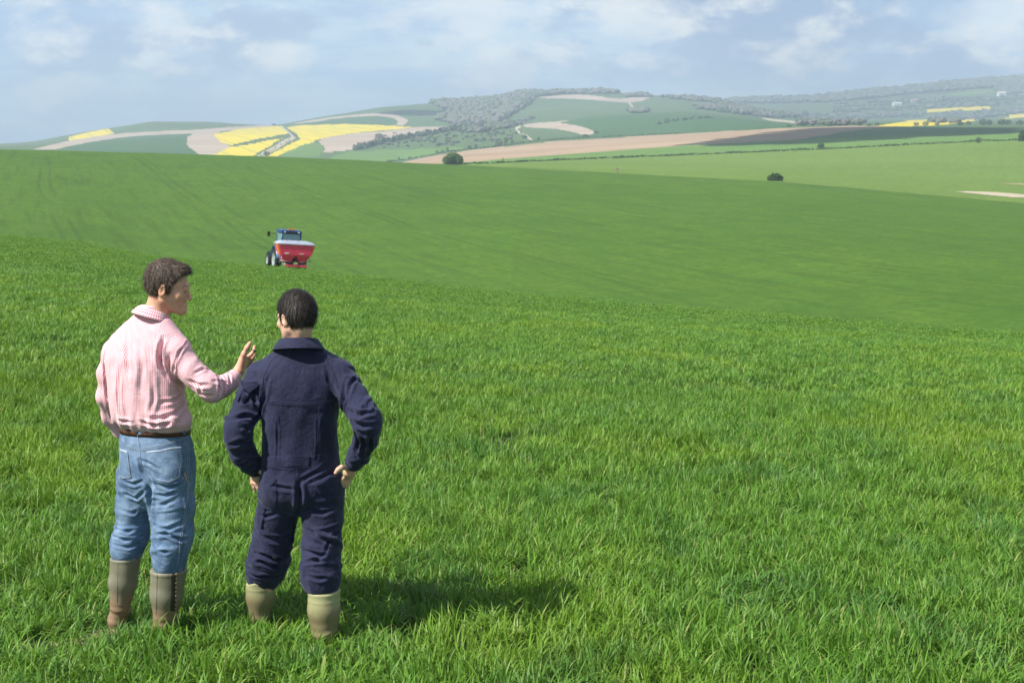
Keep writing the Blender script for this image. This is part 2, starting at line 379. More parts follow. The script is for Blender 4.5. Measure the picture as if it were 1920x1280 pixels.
# ---- materials of the fields
def crop_mat(name, c1, c2, c3, rows=True, rot=0.0, sc=1.0, streak=0.5):
    m = NT(name); p = m.pos()
    big = m.noise(m.pos(scale=(0.012 / sc, 0.02 / sc, 0.0)), 1.0, 5, 0.55, 0.5)
    med = m.noise(p, 0.16 / sc, 6, 0.7)
    st = m.noise(m.pos(scale=(0.03 / sc, 0.55 / sc, 0.0), rot=(0, 0, -rot)), 1.0, 6, 0.7, 0.2)
    st2 = m.noise(m.pos(scale=(0.10 / sc, 1.7 / sc, 0.0), rot=(0, 0, -rot), loc=(9, 3, 0)), 1.0, 5, 0.7)
    fine = m.noise(p, 1.1 / sc, 5, 0.8)
    c = m.mix(m.rng(big, 0.35, 0.65), c1, c2)
    c = m.mix(m.math('MULTIPLY', m.rng(med, 0.44, 0.60), 0.5), c, c3)
    c = m.mix(m.math('MULTIPLY', m.rng(st, 0.46, 0.66), streak), c, tuple(x * 0.62 for x in c1))
    c = m.mix(m.math('MULTIPLY', m.rng(st2, 0.48, 0.66), streak * 0.6), c, tuple(x * 0.6 for x in c1))
    c = m.mix(m.math('MULTIPLY', m.rng(fine, 0.44, 0.58), 0.65), c, tuple(x * 0.60 for x in c2))
    if rows:        # pairs of wheel marks every 24 m
        q = m.pos(rot=(0, 0, -rot)); s = m.n('ShaderNodeSeparateXYZ'); m.l(q, s.inputs[0])
        wv = m.noise(m.pos(scale=(0.005, 0.005, 0)), 1.0, 2, 0.4)
        y = m.math('ADD', s.outputs[1], m.math('MULTIPLY', wv, 16.0))
        fr = m.math('FRACT', m.math('DIVIDE', y, 24.0))
        a = m.rng(m.math('ABSOLUTE', m.math('SUBTRACT', fr, 0.46)), 0.006, 0.018, 1.0, 0.0)
        b = m.rng(m.math('ABSOLUTE', m.math('SUBTRACT', fr, 0.54)), 0.006, 0.018, 1.0, 0.0)
        fade = m.rng(m.noise(m.pos(scale=(0.02, 0.02, 0), loc=(4, 4, 4)), 1.0, 3, 0.6), 0.38, 0.55)
        c = m.mix(m.math('MULTIPLY', m.math('MULTIPLY', m.math('ADD', a, b), fade), 0.34), c, tuple(x * 0.42 for x in c1))
    m.col(c); m.rough(0.85); m.b.inputs['Specular IOR Level'].default_value = 0.15
    m.bump(m.math('ADD', m.math('MULTIPLY', fine, 0.5), med), 0.7, 0.35 * sc); return m.mat
def soil_mat(name, c1, c2, rot=0.5, period=3.0):
    m = NT(name)
    big = m.noise(m.pos(scale=(0.004, 0.008, 0)), 1.0, 5, 0.6)
    st = m.noise(m.pos(scale=(0.004, 1.0 / period, 0), rot=(0, 0, rot)), 1.0, 4, 0.6)
    c = m.mix(m.rng(big, 0.3, 0.7), c1, c2); c = m.mix(m.math('MULTIPLY', m.rng(st, 0.45, 0.7), 0.35), c, tuple(x * 0.7 for x in c1))
    m.col(c); m.rough(0.95); m.b.inputs['Specular IOR Level'].default_value = 0.1; return m.mat
def rape_mat():
    m = NT('rapeseed'); big = m.noise(m.pos(scale=(0.008, 0.012, 0)), 1.0, 6, 0.65)
    q = m.pos(rot=(0, 0, R(-18))); s = m.n('ShaderNodeSeparateXYZ'); m.l(q, s.inputs[0])
    fr = m.math('FRACT', m.math('DIVIDE', s.outputs[0], 34.0))
    ln = m.rng(m.math('ABSOLUTE', m.math('SUBTRACT', fr, 0.5)), 0.03, 0.09, 1.0, 0.0)
    c = m.mix(m.rng(big, 0.35, 0.7), (0.62, 0.49, 0.015), (0.74, 0.57, 0.018))
    c = m.mix(m.math('MULTIPLY', m.rng(big, 0.5, 0.68), 0.55), c, (0.34, 0.40, 0.06))
    m.col(m.mix(m.math('MULTIPLY', ln, 0.55), c, (0.30, 0.33, 0.07))); m.rough(0.9); return m.mat
MAT = {
    'field': None,
    'crop_field': crop_mat('crop_green', (0.062, 0.144, 0.013), (0.076, 0.162, 0.015), (0.108, 0.192, 0.016), True, R(-71), 1.0, 0.55),
    'pasture': crop_mat('pasture_green', (0.125, 0.215, 0.036), (0.155, 0.245, 0.045), (0.160, 0.245, 0.040), False, R(70), 2.0, 0.22),
    'hedge_bank': None,
    'meadow': crop_mat('meadow_green', (0.115, 0.225, 0.045), (0.145, 0.255, 0.055), (0.15, 0.25, 0.05), False, R(60), 4.0, 0.2),
    'shaded_meadow': crop_mat('shaded_meadow_green', (0.085, 0.175, 0.045), (0.105, 0.20, 0.05), (0.12, 0.20, 0.05), False, R(60), 4.0, 0.2),  # meadow green with cloud shade put into the colour
    'ploughed_field': soil_mat('ploughed_soil', (0.33, 0.235, 0.155), (0.42, 0.31, 0.215), R(75), 9.0),
    'stubble_field': soil_mat('pale_soil', (0.37, 0.30, 0.235), (0.45, 0.37, 0.295), R(40), 14.0),
    'hillside': crop_mat('downland', (0.085, 0.150, 0.055), (0.11, 0.175, 0.062), (0.09, 0.145, 0.055), False, R(20), 12.0, 0.35),
    'dark_crop': crop_mat('dark_crop_green', (0.052, 0.125, 0.040), (0.062, 0.142, 0.045), (0.08, 0.15, 0.045), False, R(30), 12.0, 0.2),
    'far_hill': crop_mat('far_downland', (0.085, 0.15, 0.055), (0.16, 0.21, 0.07), (0.07, 0.10, 0.05), False, R(10), 20.0, 0.5),
    'plain': plain('far_plain', (0.07, 0.10, 0.09), 0.9, which='world', scale=0.001),
    'rapeseed_field': rape_mat(),
    'track': soil_mat('chalk', (0.42, 0.36, 0.26), (0.50, 0.44, 0.33), 0.3, 3.0),
    'woodland_floor': soil_mat('leaf_litter', (0.07, 0.08, 0.04), (0.10, 0.10, 0.06), 0.3, 30.0),
}
def near_soil():
    m = NT('field_soil'); p = m.pos()
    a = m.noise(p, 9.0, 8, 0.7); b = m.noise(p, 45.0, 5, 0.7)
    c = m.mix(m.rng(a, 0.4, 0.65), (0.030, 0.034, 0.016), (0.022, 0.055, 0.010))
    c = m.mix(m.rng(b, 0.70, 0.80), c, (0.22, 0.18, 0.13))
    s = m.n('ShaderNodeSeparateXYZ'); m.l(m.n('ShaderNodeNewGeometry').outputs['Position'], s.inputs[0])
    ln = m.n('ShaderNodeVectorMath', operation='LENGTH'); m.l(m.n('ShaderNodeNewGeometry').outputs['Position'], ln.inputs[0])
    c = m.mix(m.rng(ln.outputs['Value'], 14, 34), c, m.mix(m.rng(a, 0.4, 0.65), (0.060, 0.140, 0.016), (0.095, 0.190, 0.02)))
    m.col(c); m.rough(0.95); m.bump(b, 0.8, 0.02); return m.mat
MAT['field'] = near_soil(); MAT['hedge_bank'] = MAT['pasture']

V = np.stack([GX, GY, GZ], -1).reshape(-1, 3)
I = np.arange(nr * nc).reshape(nr, nc); I2 = np.concatenate([I, I[:, :1]], 1)
Q = np.stack([I2[:-1, :-1], I2[:-1, 1:], I2[1:, 1:], I2[1:, :-1]], -1)       # looks up after the flip below
Q = Q[:, :, ::-1]
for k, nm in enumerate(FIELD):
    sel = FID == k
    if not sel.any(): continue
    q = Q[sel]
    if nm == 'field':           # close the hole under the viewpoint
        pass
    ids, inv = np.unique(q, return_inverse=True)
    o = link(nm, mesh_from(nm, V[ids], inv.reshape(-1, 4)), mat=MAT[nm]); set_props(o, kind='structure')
print('terrain', round(time.time() - T0, 1), len(V))

def ribbon(name, line, width, mat, off=0.06, zmin=0, sh=2.0):
    P = []
    line = np.array(line, float)
    for q in np.linspace(0, len(line) - 1, 40):
        g = ground_at(np.interp(q, range(len(line)), line[:, 0]), np.interp(q, range(len(line)), line[:, 1]), zmin)
        if g is not None: P.append(np.array(g))
    P = np.array(P); T_ = np.gradient(P, axis=0); T_[:, 2] = 0; T_ /= np.linalg.norm(T_, axis=1, keepdims=True); N_ = np.stack([-T_[:, 1], T_[:, 0], T_[:, 2] * 0], 1)
    V_, F_ = [], []; n = len(P); wd = width * np.clip(np.minimum(np.arange(n) / 6.0, 1), 0.1, 1)
    for i in range(n):
        for k in range(5):
            p = P[i] + N_[i] * wd[i] * (k / 4 - 0.5) * (1 + 0.15 * math.sin(i * 1.7 + k)); V_.append((p[0], p[1], height(p[0], p[1]) + off))
    for i in range(n - 1):
        for k in range(4): a = i * 5 + k; F_.append((a, a + 1, a + 6, a + 5))
    nn = mesh_from(name, V_, F_)
    if nn.polygons[len(F_) // 2].normal.z < 0: nn.flip_normals()
    return set_props(link(name, nn, None, mat), kind='structure')
ribbon('track', [(1816, 359), (1850, 362), (1890, 366), (1940, 371)], 13.0, MAT['track'])
ribbon('bare_patch', [(1897, 346), (1915, 346), (1945, 347)], 14.0, soil_mat('thin_crop', (0.26, 0.25, 0.12), (0.32, 0.29, 0.16), 0.3, 3.0))
# ------------------------------------------------------------ haze: one closed box of thin air
def build_haze():
    bm = bmesh.new(); bmesh.ops.create_cube(bm, size=1.0)
    me = bpy.data.meshes.new('haze'); bm.to_mesh(me); bm.free()
    o = link('haze', me); set_props(o, kind='stuff')
    zb, zt = float(GZ.min()) - 1.5, float(GZ.max()) + 40
    o.location = (0, 0, (zb + zt) / 2); o.scale = (17500, 17500, zt - zb)
    m = bpy.data.materials.new('haze_air'); m.use_nodes = True; nt = m.node_tree; nt.nodes.clear()
    out = nt.nodes.new('ShaderNodeOutputMaterial'); v = nt.nodes.new('ShaderNodeVolumePrincipled')
    v.inputs['Color'].default_value = (0.66, 0.84, 1.0, 1); v.inputs['Density'].default_value = HAZE; v.inputs['Anisotropy'].default_value = 0.0
    nt.links.new(v.outputs[0], out.inputs['Volume']); me.materials.append(m)
    return zt
HAZE = 2.5e-4
ZTOP = build_haze()
# ------------------------------------------------------------ scattering (grass, woods): one object of points, tufts instanced on them
def scatter(name, P, ROT, SCL, IDX, variants):
    me = bpy.data.meshes.new(name); me.vertices.add(len(P)); me.vertices.foreach_set('co', np.asarray(P, np.float32).ravel())
    a = me.attributes.new('rot', 'FLOAT_VECTOR', 'POINT'); a.data.foreach_set('vector', np.asarray(ROT, np.float32).ravel())
    a = me.attributes.new('scl', 'FLOAT_VECTOR', 'POINT'); a.data.foreach_set('vector', np.asarray(SCL, np.float32).ravel())
    a = me.attributes.new('idx', 'INT', 'POINT'); a.data.foreach_set('value', np.asarray(IDX, np.int32))
    o = link(name, me); set_props(o, kind='stuff')
    c = bpy.data.collections.new(name + '_variants')
    for v in variants: c.objects.link(v)
    ng = bpy.data.node_groups.new(name + '_scatter', 'GeometryNodeTree')
    ng.interface.new_socket('Geometry', in_out='INPUT', socket_type='NodeSocketGeometry')
    ng.interface.new_socket('Geometry', in_out='OUTPUT', socket_type='NodeSocketGeometry')
    N = ng.nodes.new; L = ng.links.new
    gi = N('NodeGroupInput'); go = N('NodeGroupOutput'); ip = N('GeometryNodeInstanceOnPoints'); ci = N('GeometryNodeCollectionInfo')
    ci.inputs['Collection'].default_value = c; ci.inputs['Separate Children'].default_value = True; ci.inputs['Reset Children'].default_value = True
    def att(n, t):
        x = N('GeometryNodeInputNamedAttribute'); x.data_type = t; x.inputs[0].default_value = n; return x.outputs[0]
    L(gi.outputs[0], ip.inputs['Points']); L(ci.outputs[0], ip.inputs['Instance']); ip.inputs['Pick Instance'].default_value = True
    L(att('idx', 'INT'), ip.inputs['Instance Index']); L(att('rot', 'FLOAT_VECTOR'), ip.inputs['Rotation']); L(att('scl', 'FLOAT_VECTOR'), ip.inputs['Scale'])
    L(ip.outputs[0], go.inputs[0])
    md = o.modifiers.new('scatter', 'NODES'); md.node_group = ng
    return o

def blade_mat():
    m = NT('grass_blade')
    tint = m.n('ShaderNodeAttribute', attribute_name='tint'); ts = m.n('ShaderNodeSeparateColor'); m.l(tint.outputs['Color'], ts.inputs[0])
    oi = m.n('ShaderNodeObjectInfo')
    big = m.noise(m.pos(scale=(0.30, 0.22, 0)), 1.0, 4, 0.6, 0.3)
    med = m.noise(m.pos(scale=(1.3, 1.0, 0), loc=(3, 7, 0)), 1.0, 4, 0.6)
    c = m.mix(ts.outputs[0], (0.055, 0.160, 0.020), (0.178, 0.345, 0.042))       # blade to blade
    c = m.mix(m.math('MULTIPLY', m.rng(big, 0.47, 0.62), 0.5), c, (0.215, 0.325, 0.018))   # yellower patches
    c = m.mix(m.math('MULTIPLY', m.rng(med, 0.50, 0.64), 0.65), c, (0.052, 0.155, 0.040))   # bluish lush patches
    c = m.mix(m.math('MULTIPLY', oi.outputs['Random'], 0.3), c, (0.12, 0.28, 0.016))
    c = m.mix(m.math('MULTIPLY', ts.outputs[1], 0.6), c, (0.36, 0.36, 0.12))     # dry tips and leaves
    c = m.mix(m.math('MULTIPLY', m.math('SUBTRACT', 1.0, ts.outputs[2]), 0.35), c, (0.16, 0.24, 0.07))   # pale sheath at the foot
    m.col(c); m.rough(0.5); m.b.inputs['Specular IOR Level'].default_value = 0.36
    tr = m.n('ShaderNodeBsdfTranslucent'); m.l(m.mix(0.5, c, (0.30, 0.52, 0.03)), tr.inputs[0])
    mx = m.n('ShaderNodeMixShader'); mx.inputs[0].default_value = 0.28
    m.l(m.b.outputs[0], mx.inputs[1]); m.l(tr.outputs[0], mx.inputs[2]); m.l(mx.outputs[0], m.out.inputs[0]); return m.mat
BLADE = blade_mat()

def tuft(name, rng, radius, n, hmin, hmax, wid, segs, dry=0.05, lean=0.5, spread=0.75):
    V_, F_, C_ = [], [], []
    for b in range(n):
        # several blades leave the same stem
        if b % 3 == 0:
            a0 = rng.uniform(0, 2 * math.pi); rr = radius * math.sqrt(rng.uniform(0, 1)); bx, by = rr * math.cos(a0), rr * math.sin(a0)
        az = rng.uniform(0, 2 * math.pi); H = rng.uniform(hmin, hmax); w_ = wid * rng.uniform(0.7, 1.25)
        ln = abs(rng.gauss(lean, 0.3)); bend = rng.uniform(0.2, 1.4); tw = rng.uniform(-1.0, 1.0)
        tint = rng.random(); dr = 1.0 if rng.random() < dry else 0.0; tipdry = 0.6 if rng.random() < 0.15 else 0.0
        x, y, z = bx, by, -0.01; base = len(V_); ang = ln * 0.35
        for s in range(segs + 1):
            t = s / segs; ww = w_ * (0.55 + 0.9 * t if t < 0.4 else 0.91 * (1 - ((t - 0.4) / 0.6) ** 1.8)) * 0.5
            sa = az + math.pi / 2 + tw * t
            sx, sy = math.cos(sa) * ww, math.sin(sa) * ww
            col = (tint, max(dr, tipdry * max(0, t - 0.7) / 0.3), min(1.0, t * 2.2), 1)
            if s < segs:
                V_ += [(x - sx, y - sy, z), (x + sx, y + sy, z)]; C_ += [col, col]
            else: V_.append((x, y, z)); C_.append(col)
            st = H / segs; x += math.cos(az) * math.sin(ang) * st; y += math.sin(az) * math.sin(ang) * st; z += math.cos(ang) * st
            ang += (ln * spread + bend * t) * 1.7 / segs
        for s in range(segs - 1):
            i = base + 2 * s; F_.append((i, i + 1, i + 3, i + 2))
        i = base + 2 * (segs - 1); F_.append((i, i + 1, i + 2))
    me = bpy.data.meshes.new(name); me.from_pydata(V_, [], F_); me.update()
    for p in me.polygons: p.use_smooth = True
    ca = me.color_attributes.new('tint', 'FLOAT_COLOR', 'POINT'); ca.data.foreach_set('color', np.array(C_, np.float32).ravel())
    me.materials.append(BLADE); return bpy.data.objects.new(name, me)

BARE = [(-1.96, 6.74, 0.17, 0.10), (-2.14, 6.62, 0.10, 0.05)]   # worn chalky spots: x, y, radius x, radius y
FEET = []      # filled in before the grass is sown
def sow_grass():
    rng = random.Random(5); rs = np.random.RandomState(8)
    near = [tuft('grass_tuft', rng, 0.10, 42, 0.085, 0.19, 0.0085, 5, 0.04, rng.choice([0.3, 0.6, 0.95])) for _ in range(12)]
    mid = [tuft('grass_tuft', rng, 0.26, 84, 0.09, 0.17, 0.0115, 4, 0.03, 0.9) for _ in range(8)]
    fars = [tuft('grass_tuft', rng, 0.75, 190, 0.045, 0.09, 0.022, 3, 0.03, 1.15) for _ in range(6)]
    P, RO, S, ID = [], [], [], []
    def ring(r0, r1, dens, i0, ni, smin, smax, half):
        thm = R(half)
        area = thm * (r1 * r1 - r0 * r0); n = int(area * dens)
        r = np.sqrt(rs.uniform(r0 * r0, r1 * r1, n)); th = rs.uniform(-thm, thm, n)
        j = np.clip(np.searchsorted(TH, th) - 1, 0, len(TH) - 2)
        z = np.empty(n)
        order = np.argsort(j); js = j[order]; b = np.searchsorted(js, np.arange(len(TH) + 1))
        for jj in np.unique(js):
            ii = order[b[jj]:b[jj + 1]]; t = (th[ii] - TH[jj]) / (TH[jj + 1] - TH[jj])
            z[ii] = np.interp(r[ii], GR[:, jj], GZ[:, jj]) * (1 - t) + np.interp(r[ii], GR[:, jj + 1], GZ[:, jj + 1]) * t
        x = r * np.sin(th); y = r * np.cos(th)
        n1 = 0.5 + 0.5 * und(x, y, 0.33, 2.2); n2 = 0.5 + 0.5 * und(x, y, 1.1, 5.2); n3 = 0.5 + 0.5 * und(x, y, 4.5, 3.2)
        hh = 0.72 + 0.22 * n1 + 0.20 * n2 + 0.14 * n3
        keep = r < np.interp(th, TH, RC) * 1.22
        for (bx, by, ra, rb) in BARE:
            q = ((x - bx) / ra) ** 2 + ((y - by) / rb) ** 2; keep &= ~((q < 1) & (rs.uniform(0, 1, n) < 0.85)); hh = np.where(q < 2.2, hh * 0.65, hh)
        for (bx, by, br) in FEET:
            keep &= np.hypot(x - bx, y - by) > br
        x, y, z, hh = x[keep], y[keep], z[keep], hh[keep]; n = len(x)
        P.append(np.stack([x, y, z], 1)); RO.append(np.stack([rs.normal(0, 0.10, n), rs.normal(0, 0.10, n), rs.uniform(0, 6.283, n)], 1))
        s = rs.uniform(smin, smax, n); S.append(np.stack([s, s, s * hh], 1)); ID.append(rs.randint(i0, i0 + ni, n))
    ring(2.8, 11, 104, 0, 12, 0.85, 1.2, 62)
    ring(11, 19, 56, 0, 12, 0.95, 1.35, 45)
    ring(19, 46, 10, 12, 8, 0.9, 1.3, 34)
    ring(46, 128, 2.2, 20, 6, 0.9, 1.3, 28)
    vs = near + mid + fars
    for i, v in enumerate(vs): v.name = 'grass_tuft_%02d' % i
    scatter('grass', np.concatenate(P), np.concatenate(RO), np.concatenate(S), np.concatenate(ID), vs)
    print('grass tufts', sum(len(a) for a in P))
def pebbles():
    rs = np.random.RandomState(3); bm = bmesh.new(); bmesh.ops.create_icosphere(bm, subdivisions=1, radius=1.0)
    IV = np.array([v.co[:] for v in bm.verts]); IF = np.array([[v.index for v in f.verts] for f in bm.faces]); bm.free()
    V_, F_ = [], []
    for (bx, by, ra, rb) in BARE:
        for _ in range(int(450 * ra * rb / 0.012)):
            a = rs.uniform(0, 6.28); q = math.sqrt(rs.rand()); x, y = bx + math.cos(a) * ra * q, by + math.sin(a) * rb * q; s = rs.uniform(0.003, 0.011)
            Rm = np.array(Euler((rs.uniform(0, 3), rs.uniform(0, 3), 0)).to_matrix())
            V_.append((IV * rs.uniform(0.8, 1.15, (len(IV), 1)) * (1.3, 1, 0.6) * s) @ Rm.T + (x, y, height(x, y) + s * 0.3)); F_.append(IF + len(IV) * len(F_))
    set_props(link('chalk_pebbles', mesh_from('pebbles', np.concatenate(V_), np.concatenate(F_), False), mat=plain('chalk_stone', (0.34, 0.26, 0.20), 0.9, var=0.4, scale=30)), kind='stuff')
# ------------------------------------------------------------ figures: continuous surfaces grown from distance fields
A3 = lambda p: np.array(p, float)
def cone(a, b, ra, rb):
    a, b = A3(a), A3(b); ab = b - a; L2 = float(ab @ ab) + 1e-12
    def f(P):
        q = P - a; t = np.clip(q @ ab / L2, 0, 1); q = q - t[:, None] * ab
        return np.sqrt((q * q).sum(1)) - (ra + (rb - ra) * t)
    return f
def ell(c, r, M=None):
    c, r = A3(c), A3(r); Mx = np.eye(3) if M is None else np.array(M, float)
    def f(P):
        q = (P - c) @ Mx; k0 = np.sqrt(((q / r) ** 2).sum(1)) + 1e-9; k1 = np.sqrt(((q / (r * r)) ** 2).sum(1)) + 1e-9
        return k0 * (k0 - 1) / k1
    return f
def column(secs, yaw, ex=2.3):
    """upright body form: list of (x, y, z, half width, half depth)"""
    S = np.array(sorted(secs, key=lambda s: s[2]), float); c, s = math.cos(yaw), math.sin(yaw)
    zf = np.linspace(S[0, 2], S[-1, 2], 160); T = np.stack([np.interp(zf, S[:, 2], S[:, i]) for i in range(5)], 1)
    k = np.hanning(17); k /= k.sum()
    for i in (0, 1, 3, 4): T[:, i] = np.convolve(np.pad(T[:, i], 8, mode='edge'), k, 'valid')
    def f(P):
        z = P[:, 2]; cx = np.interp(z, zf, T[:, 0]); cy = np.interp(z, zf, T[:, 1]); rx = np.interp(z, zf, T[:, 3]); ry = np.interp(z, zf, T[:, 4])
        x = P[:, 0] - cx; y = P[:, 1] - cy; u = (x * c - y * s) / rx; v = (x * s + y * c) / ry
        g = (np.abs(u) ** ex + np.abs(v) ** ex) ** (1 / ex)
        d = (g - 1) * (rx * ry) / np.sqrt((rx * np.abs(v)) ** 2 + (ry * np.abs(u)) ** 2 + 1e-9) * np.maximum(g, 0.3)
        cap = np.maximum(z - zf[-1], zf[0] - z)
        return np.where(cap > 0, np.sqrt(np.maximum(d, 0) ** 2 + cap ** 2), np.maximum(d, cap))
    return f
def smin(a, b, k):
    h = np.maximum(k - np.abs(a - b), 0) / k; return np.minimum(a, b) - h * h * k * 0.25
class Field:
    def __init__(s): s.ops = []
    def add(s, f, k=0.02): s.ops.append((f, k, 1)); return s
    def cut(s, f, k=0.01): s.ops.append((f, k, -1)); return s
    def chain(s, pts, k=0.02):
        for (a, ra), (b, rb) in zip(pts[:-1], pts[1:]): s.add(cone(a, b, ra, rb), k)
        return s
    def __call__(s, P):
        d = None
        for f, k, m_ in s.ops:
            e = f(P)
            if d is None: d = e
            elif m_ > 0: d = smin(d, e, k)
            else: d = -smin(-d, e, k)
        return d
def grow(field, lo, hi, h=0.005, B=8):
    """surface nets over a sparse grid"""
    lo, hi = A3(lo), A3(hi); nb = np.ceil((hi - lo) / (h * B)).astype(int); n = nb * B
    F = np.full(n + 1, 9.0, np.float32)
    bi = np.stack(np.meshgrid(*[np.arange(k) for k in nb], indexing='ij'), -1).reshape(-1, 3)
    cen = lo + (bi + 0.5) * h * B; dc = field(cen)
    near = np.abs(dc) < h * B * 0.87 * 1.7 + 0.012
    ins = bi[(~near) & (dc < 0)]
    off = np.stack(np.meshgrid(*[np.arange(B + 1)] * 3, indexing='ij'), -1).reshape(-1, 3)
    for b in ins: F[b[0] * B:b[0] * B + B + 1, b[1] * B:b[1] * B + B + 1, b[2] * B:b[2] * B + B + 1] = -9.0
    act = bi[near]
    for s in range(0, len(act), 400):
        g = (act[s:s + 400, None, :] * B + off[None]).reshape(-1, 3)
        F[g[:, 0], g[:, 1], g[:, 2]] = field(lo + g * h)
    sg = F < 0
    c = [sg[i:n[0] + i, j:n[1] + j, k:n[2] + k] for i in (0, 1) for j in (0, 1) for k in (0, 1)]
    anyc = c[0].copy(); allc = c[0].copy()
    for x in c[1:]: anyc |= x; allc &= x
    cells = np.argwhere(anyc & ~allc)
    idx = np.full(n, -1, np.int32); idx[cells[:, 0], cells[:, 1], cells[:, 2]] = np.arange(len(cells))
    corner = [(i, j, k) for i in (0, 1) for j in (0, 1) for k in (0, 1)]
    val = np.stack([F[cells[:, 0] + i, cells[:, 1] + j, cells[:, 2] + k] for i, j, k in corner], 1)
    acc = np.zeros((len(cells), 3)); cnt = np.zeros(len(cells))
    for a in range(8):
        for b in range(a + 1, 8):
            da = np.array(corner[b]) - np.array(corner[a])
            if np.abs(da).sum() != 1: continue
            va, vb = val[:, a], val[:, b]; m_ = (va < 0) != (vb < 0)
            t = np.where(m_, va / np.where(va == vb, 1, va - vb), 0)
            acc += np.where(m_[:, None], np.array(corner[a]) + t[:, None] * da, 0); cnt += m_
    V_ = lo + (cells + acc / cnt[:, None]) * h
    quads = []
    for ax in range(3):
        o1, o2 = [(1, 2), (2, 0), (0, 1)][ax]
        s0 = [slice(1, n[0]), slice(1, n[1]), slice(1, n[2])]; s1 = list(s0); s0[ax] = slice(0, n[ax]); s1[ax] = slice(1, n[ax] + 1)
        A, Bv = sg[tuple(s0)], sg[tuple(s1)]
        e = np.argwhere(A != Bv)
        base = e + 1; base[:, ax] = e[:, ax]
        d1 = np.zeros(3, int); d1[o1] = 1; d2 = np.zeros(3, int); d2[o2] = 1
        def gi(p): return idx[p[:, 0], p[:, 1], p[:, 2]]
        q = np.stack([gi(base), gi(base - d1), gi(base - d1 - d2), gi(base - d2)], 1)
        flip = A[e[:, 0], e[:, 1], e[:, 2]]
        q[~flip] = q[~flip][:, ::-1]; q = q[(q >= 0).all(1)]; quads.append(q)
    return V_, np.concatenate(quads)[:, ::-1] if False else np.concatenate(quads)
def vnormals(V_, F_):
    a, b, c, d_ = (V_[F_[:, i]] for i in range(4)); fn = np.cross(c - a, d_ - b)
    N = np.zeros_like(V_)
    for i in range(4): np.add.at(N, F_[:, i], fn)
    return N / (np.linalg.norm(N, axis=1, keepdims=True) + 1e-12)
def relax(V_, F_, it=1, lam=0.5):
    for _ in range(it):
        S = np.zeros_like(V_); C = np.zeros(len(V_))
        for i in range(4):
            for j in (1, 3):
                np.add.at(S, F_[:, i], V_[F_[:, (i + j) % 4]]); np.add.at(C, F_[:, i], 1)
        V_ = V_ + lam * (S / C[:, None] - V_)
    return V_
from mathutils.bvhtree import BVHTree
def bvh_of(V_, F_): return BVHTree.FromPolygons([tuple(v) for v in V_], [tuple(f) for f in F_])
def on(bvh, u, v, off=0.0):
    d = Vector(ray(u, v)).normalized(); h_ = bvh.ray_cast(Vector((0, 0, 0)), d)
    if h_[0] is None:
        # past the outline: take the closest point of the surface
        p = d * 6.7; q = bvh.find_nearest(p); return q[0] + q[1] * off, q[1]
    nrm = h_[1] if h_[1].dot(d) < 0 else -h_[1]
    return h_[0] + nrm * off, nrm
def seglist(P3):
    P3 = np.array([tuple(p) for p in P3]); return P3[:-1], P3[1:]
def dist_line(V_, P3):
    a, b = seglist(P3); D = np.full(len(V_), 9.0); T = np.zeros(len(V_)); n = len(a)
    for i in range(n):
        ab = b[i] - a[i]; t = np.clip((V_ - a[i]) @ ab / (ab @ ab + 1e-12), 0, 1)
        d_ = np.linalg.norm(V_ - a[i] - t[:, None] * ab, axis=1); m_ = d_ < D; D[m_] = d_[m_]; T[m_] = (i + t[m_]) / n
    return D, T
def fold(V_, N_, bvh, lines):
    """press folds into cloth along lines of the picture: (points, depth, width, kind)"""
    D = np.zeros(len(V_))
    lo = V_.min(0) - 1; 
    for pts, depth, width in lines:
        P3 = [on(bvh, u, v)[0] for u, v in pts]
        if len(P3) < 2: continue
        # densify so the fold follows the surface
        m_ = np.abs(V_ - np.mean([tuple(p) for p in P3], axis=0)).max(1) < 0.35
        d_, t = dist_line(V_[m_], P3)
        taper = np.sin(np.clip(t, 0.02, 0.98) * math.pi) ** 0.6
        x = d_ / width
        D[m_] += -1.3 * depth * taper * (np.exp(-x * x) - 0.55 * np.exp(-((x - 1.9) ** 2) * 1.4))
    return V_ + N_ * D[:, None]
def wav(V_, s, ph=0.0):
    x, y, z = (V_ / s).T
    return np.sin(x + 1.7 * np.sin(y * 0.8 + ph) + ph) * np.sin(z * 1.1 + 1.3 * np.sin(x * 0.7 + ph * 2)) * 0.6 + np.sin(y * 1.3 + z * 0.9 + 1.5 * np.sin(x * 0.9 + z * 0.5 + ph)) * 0.4

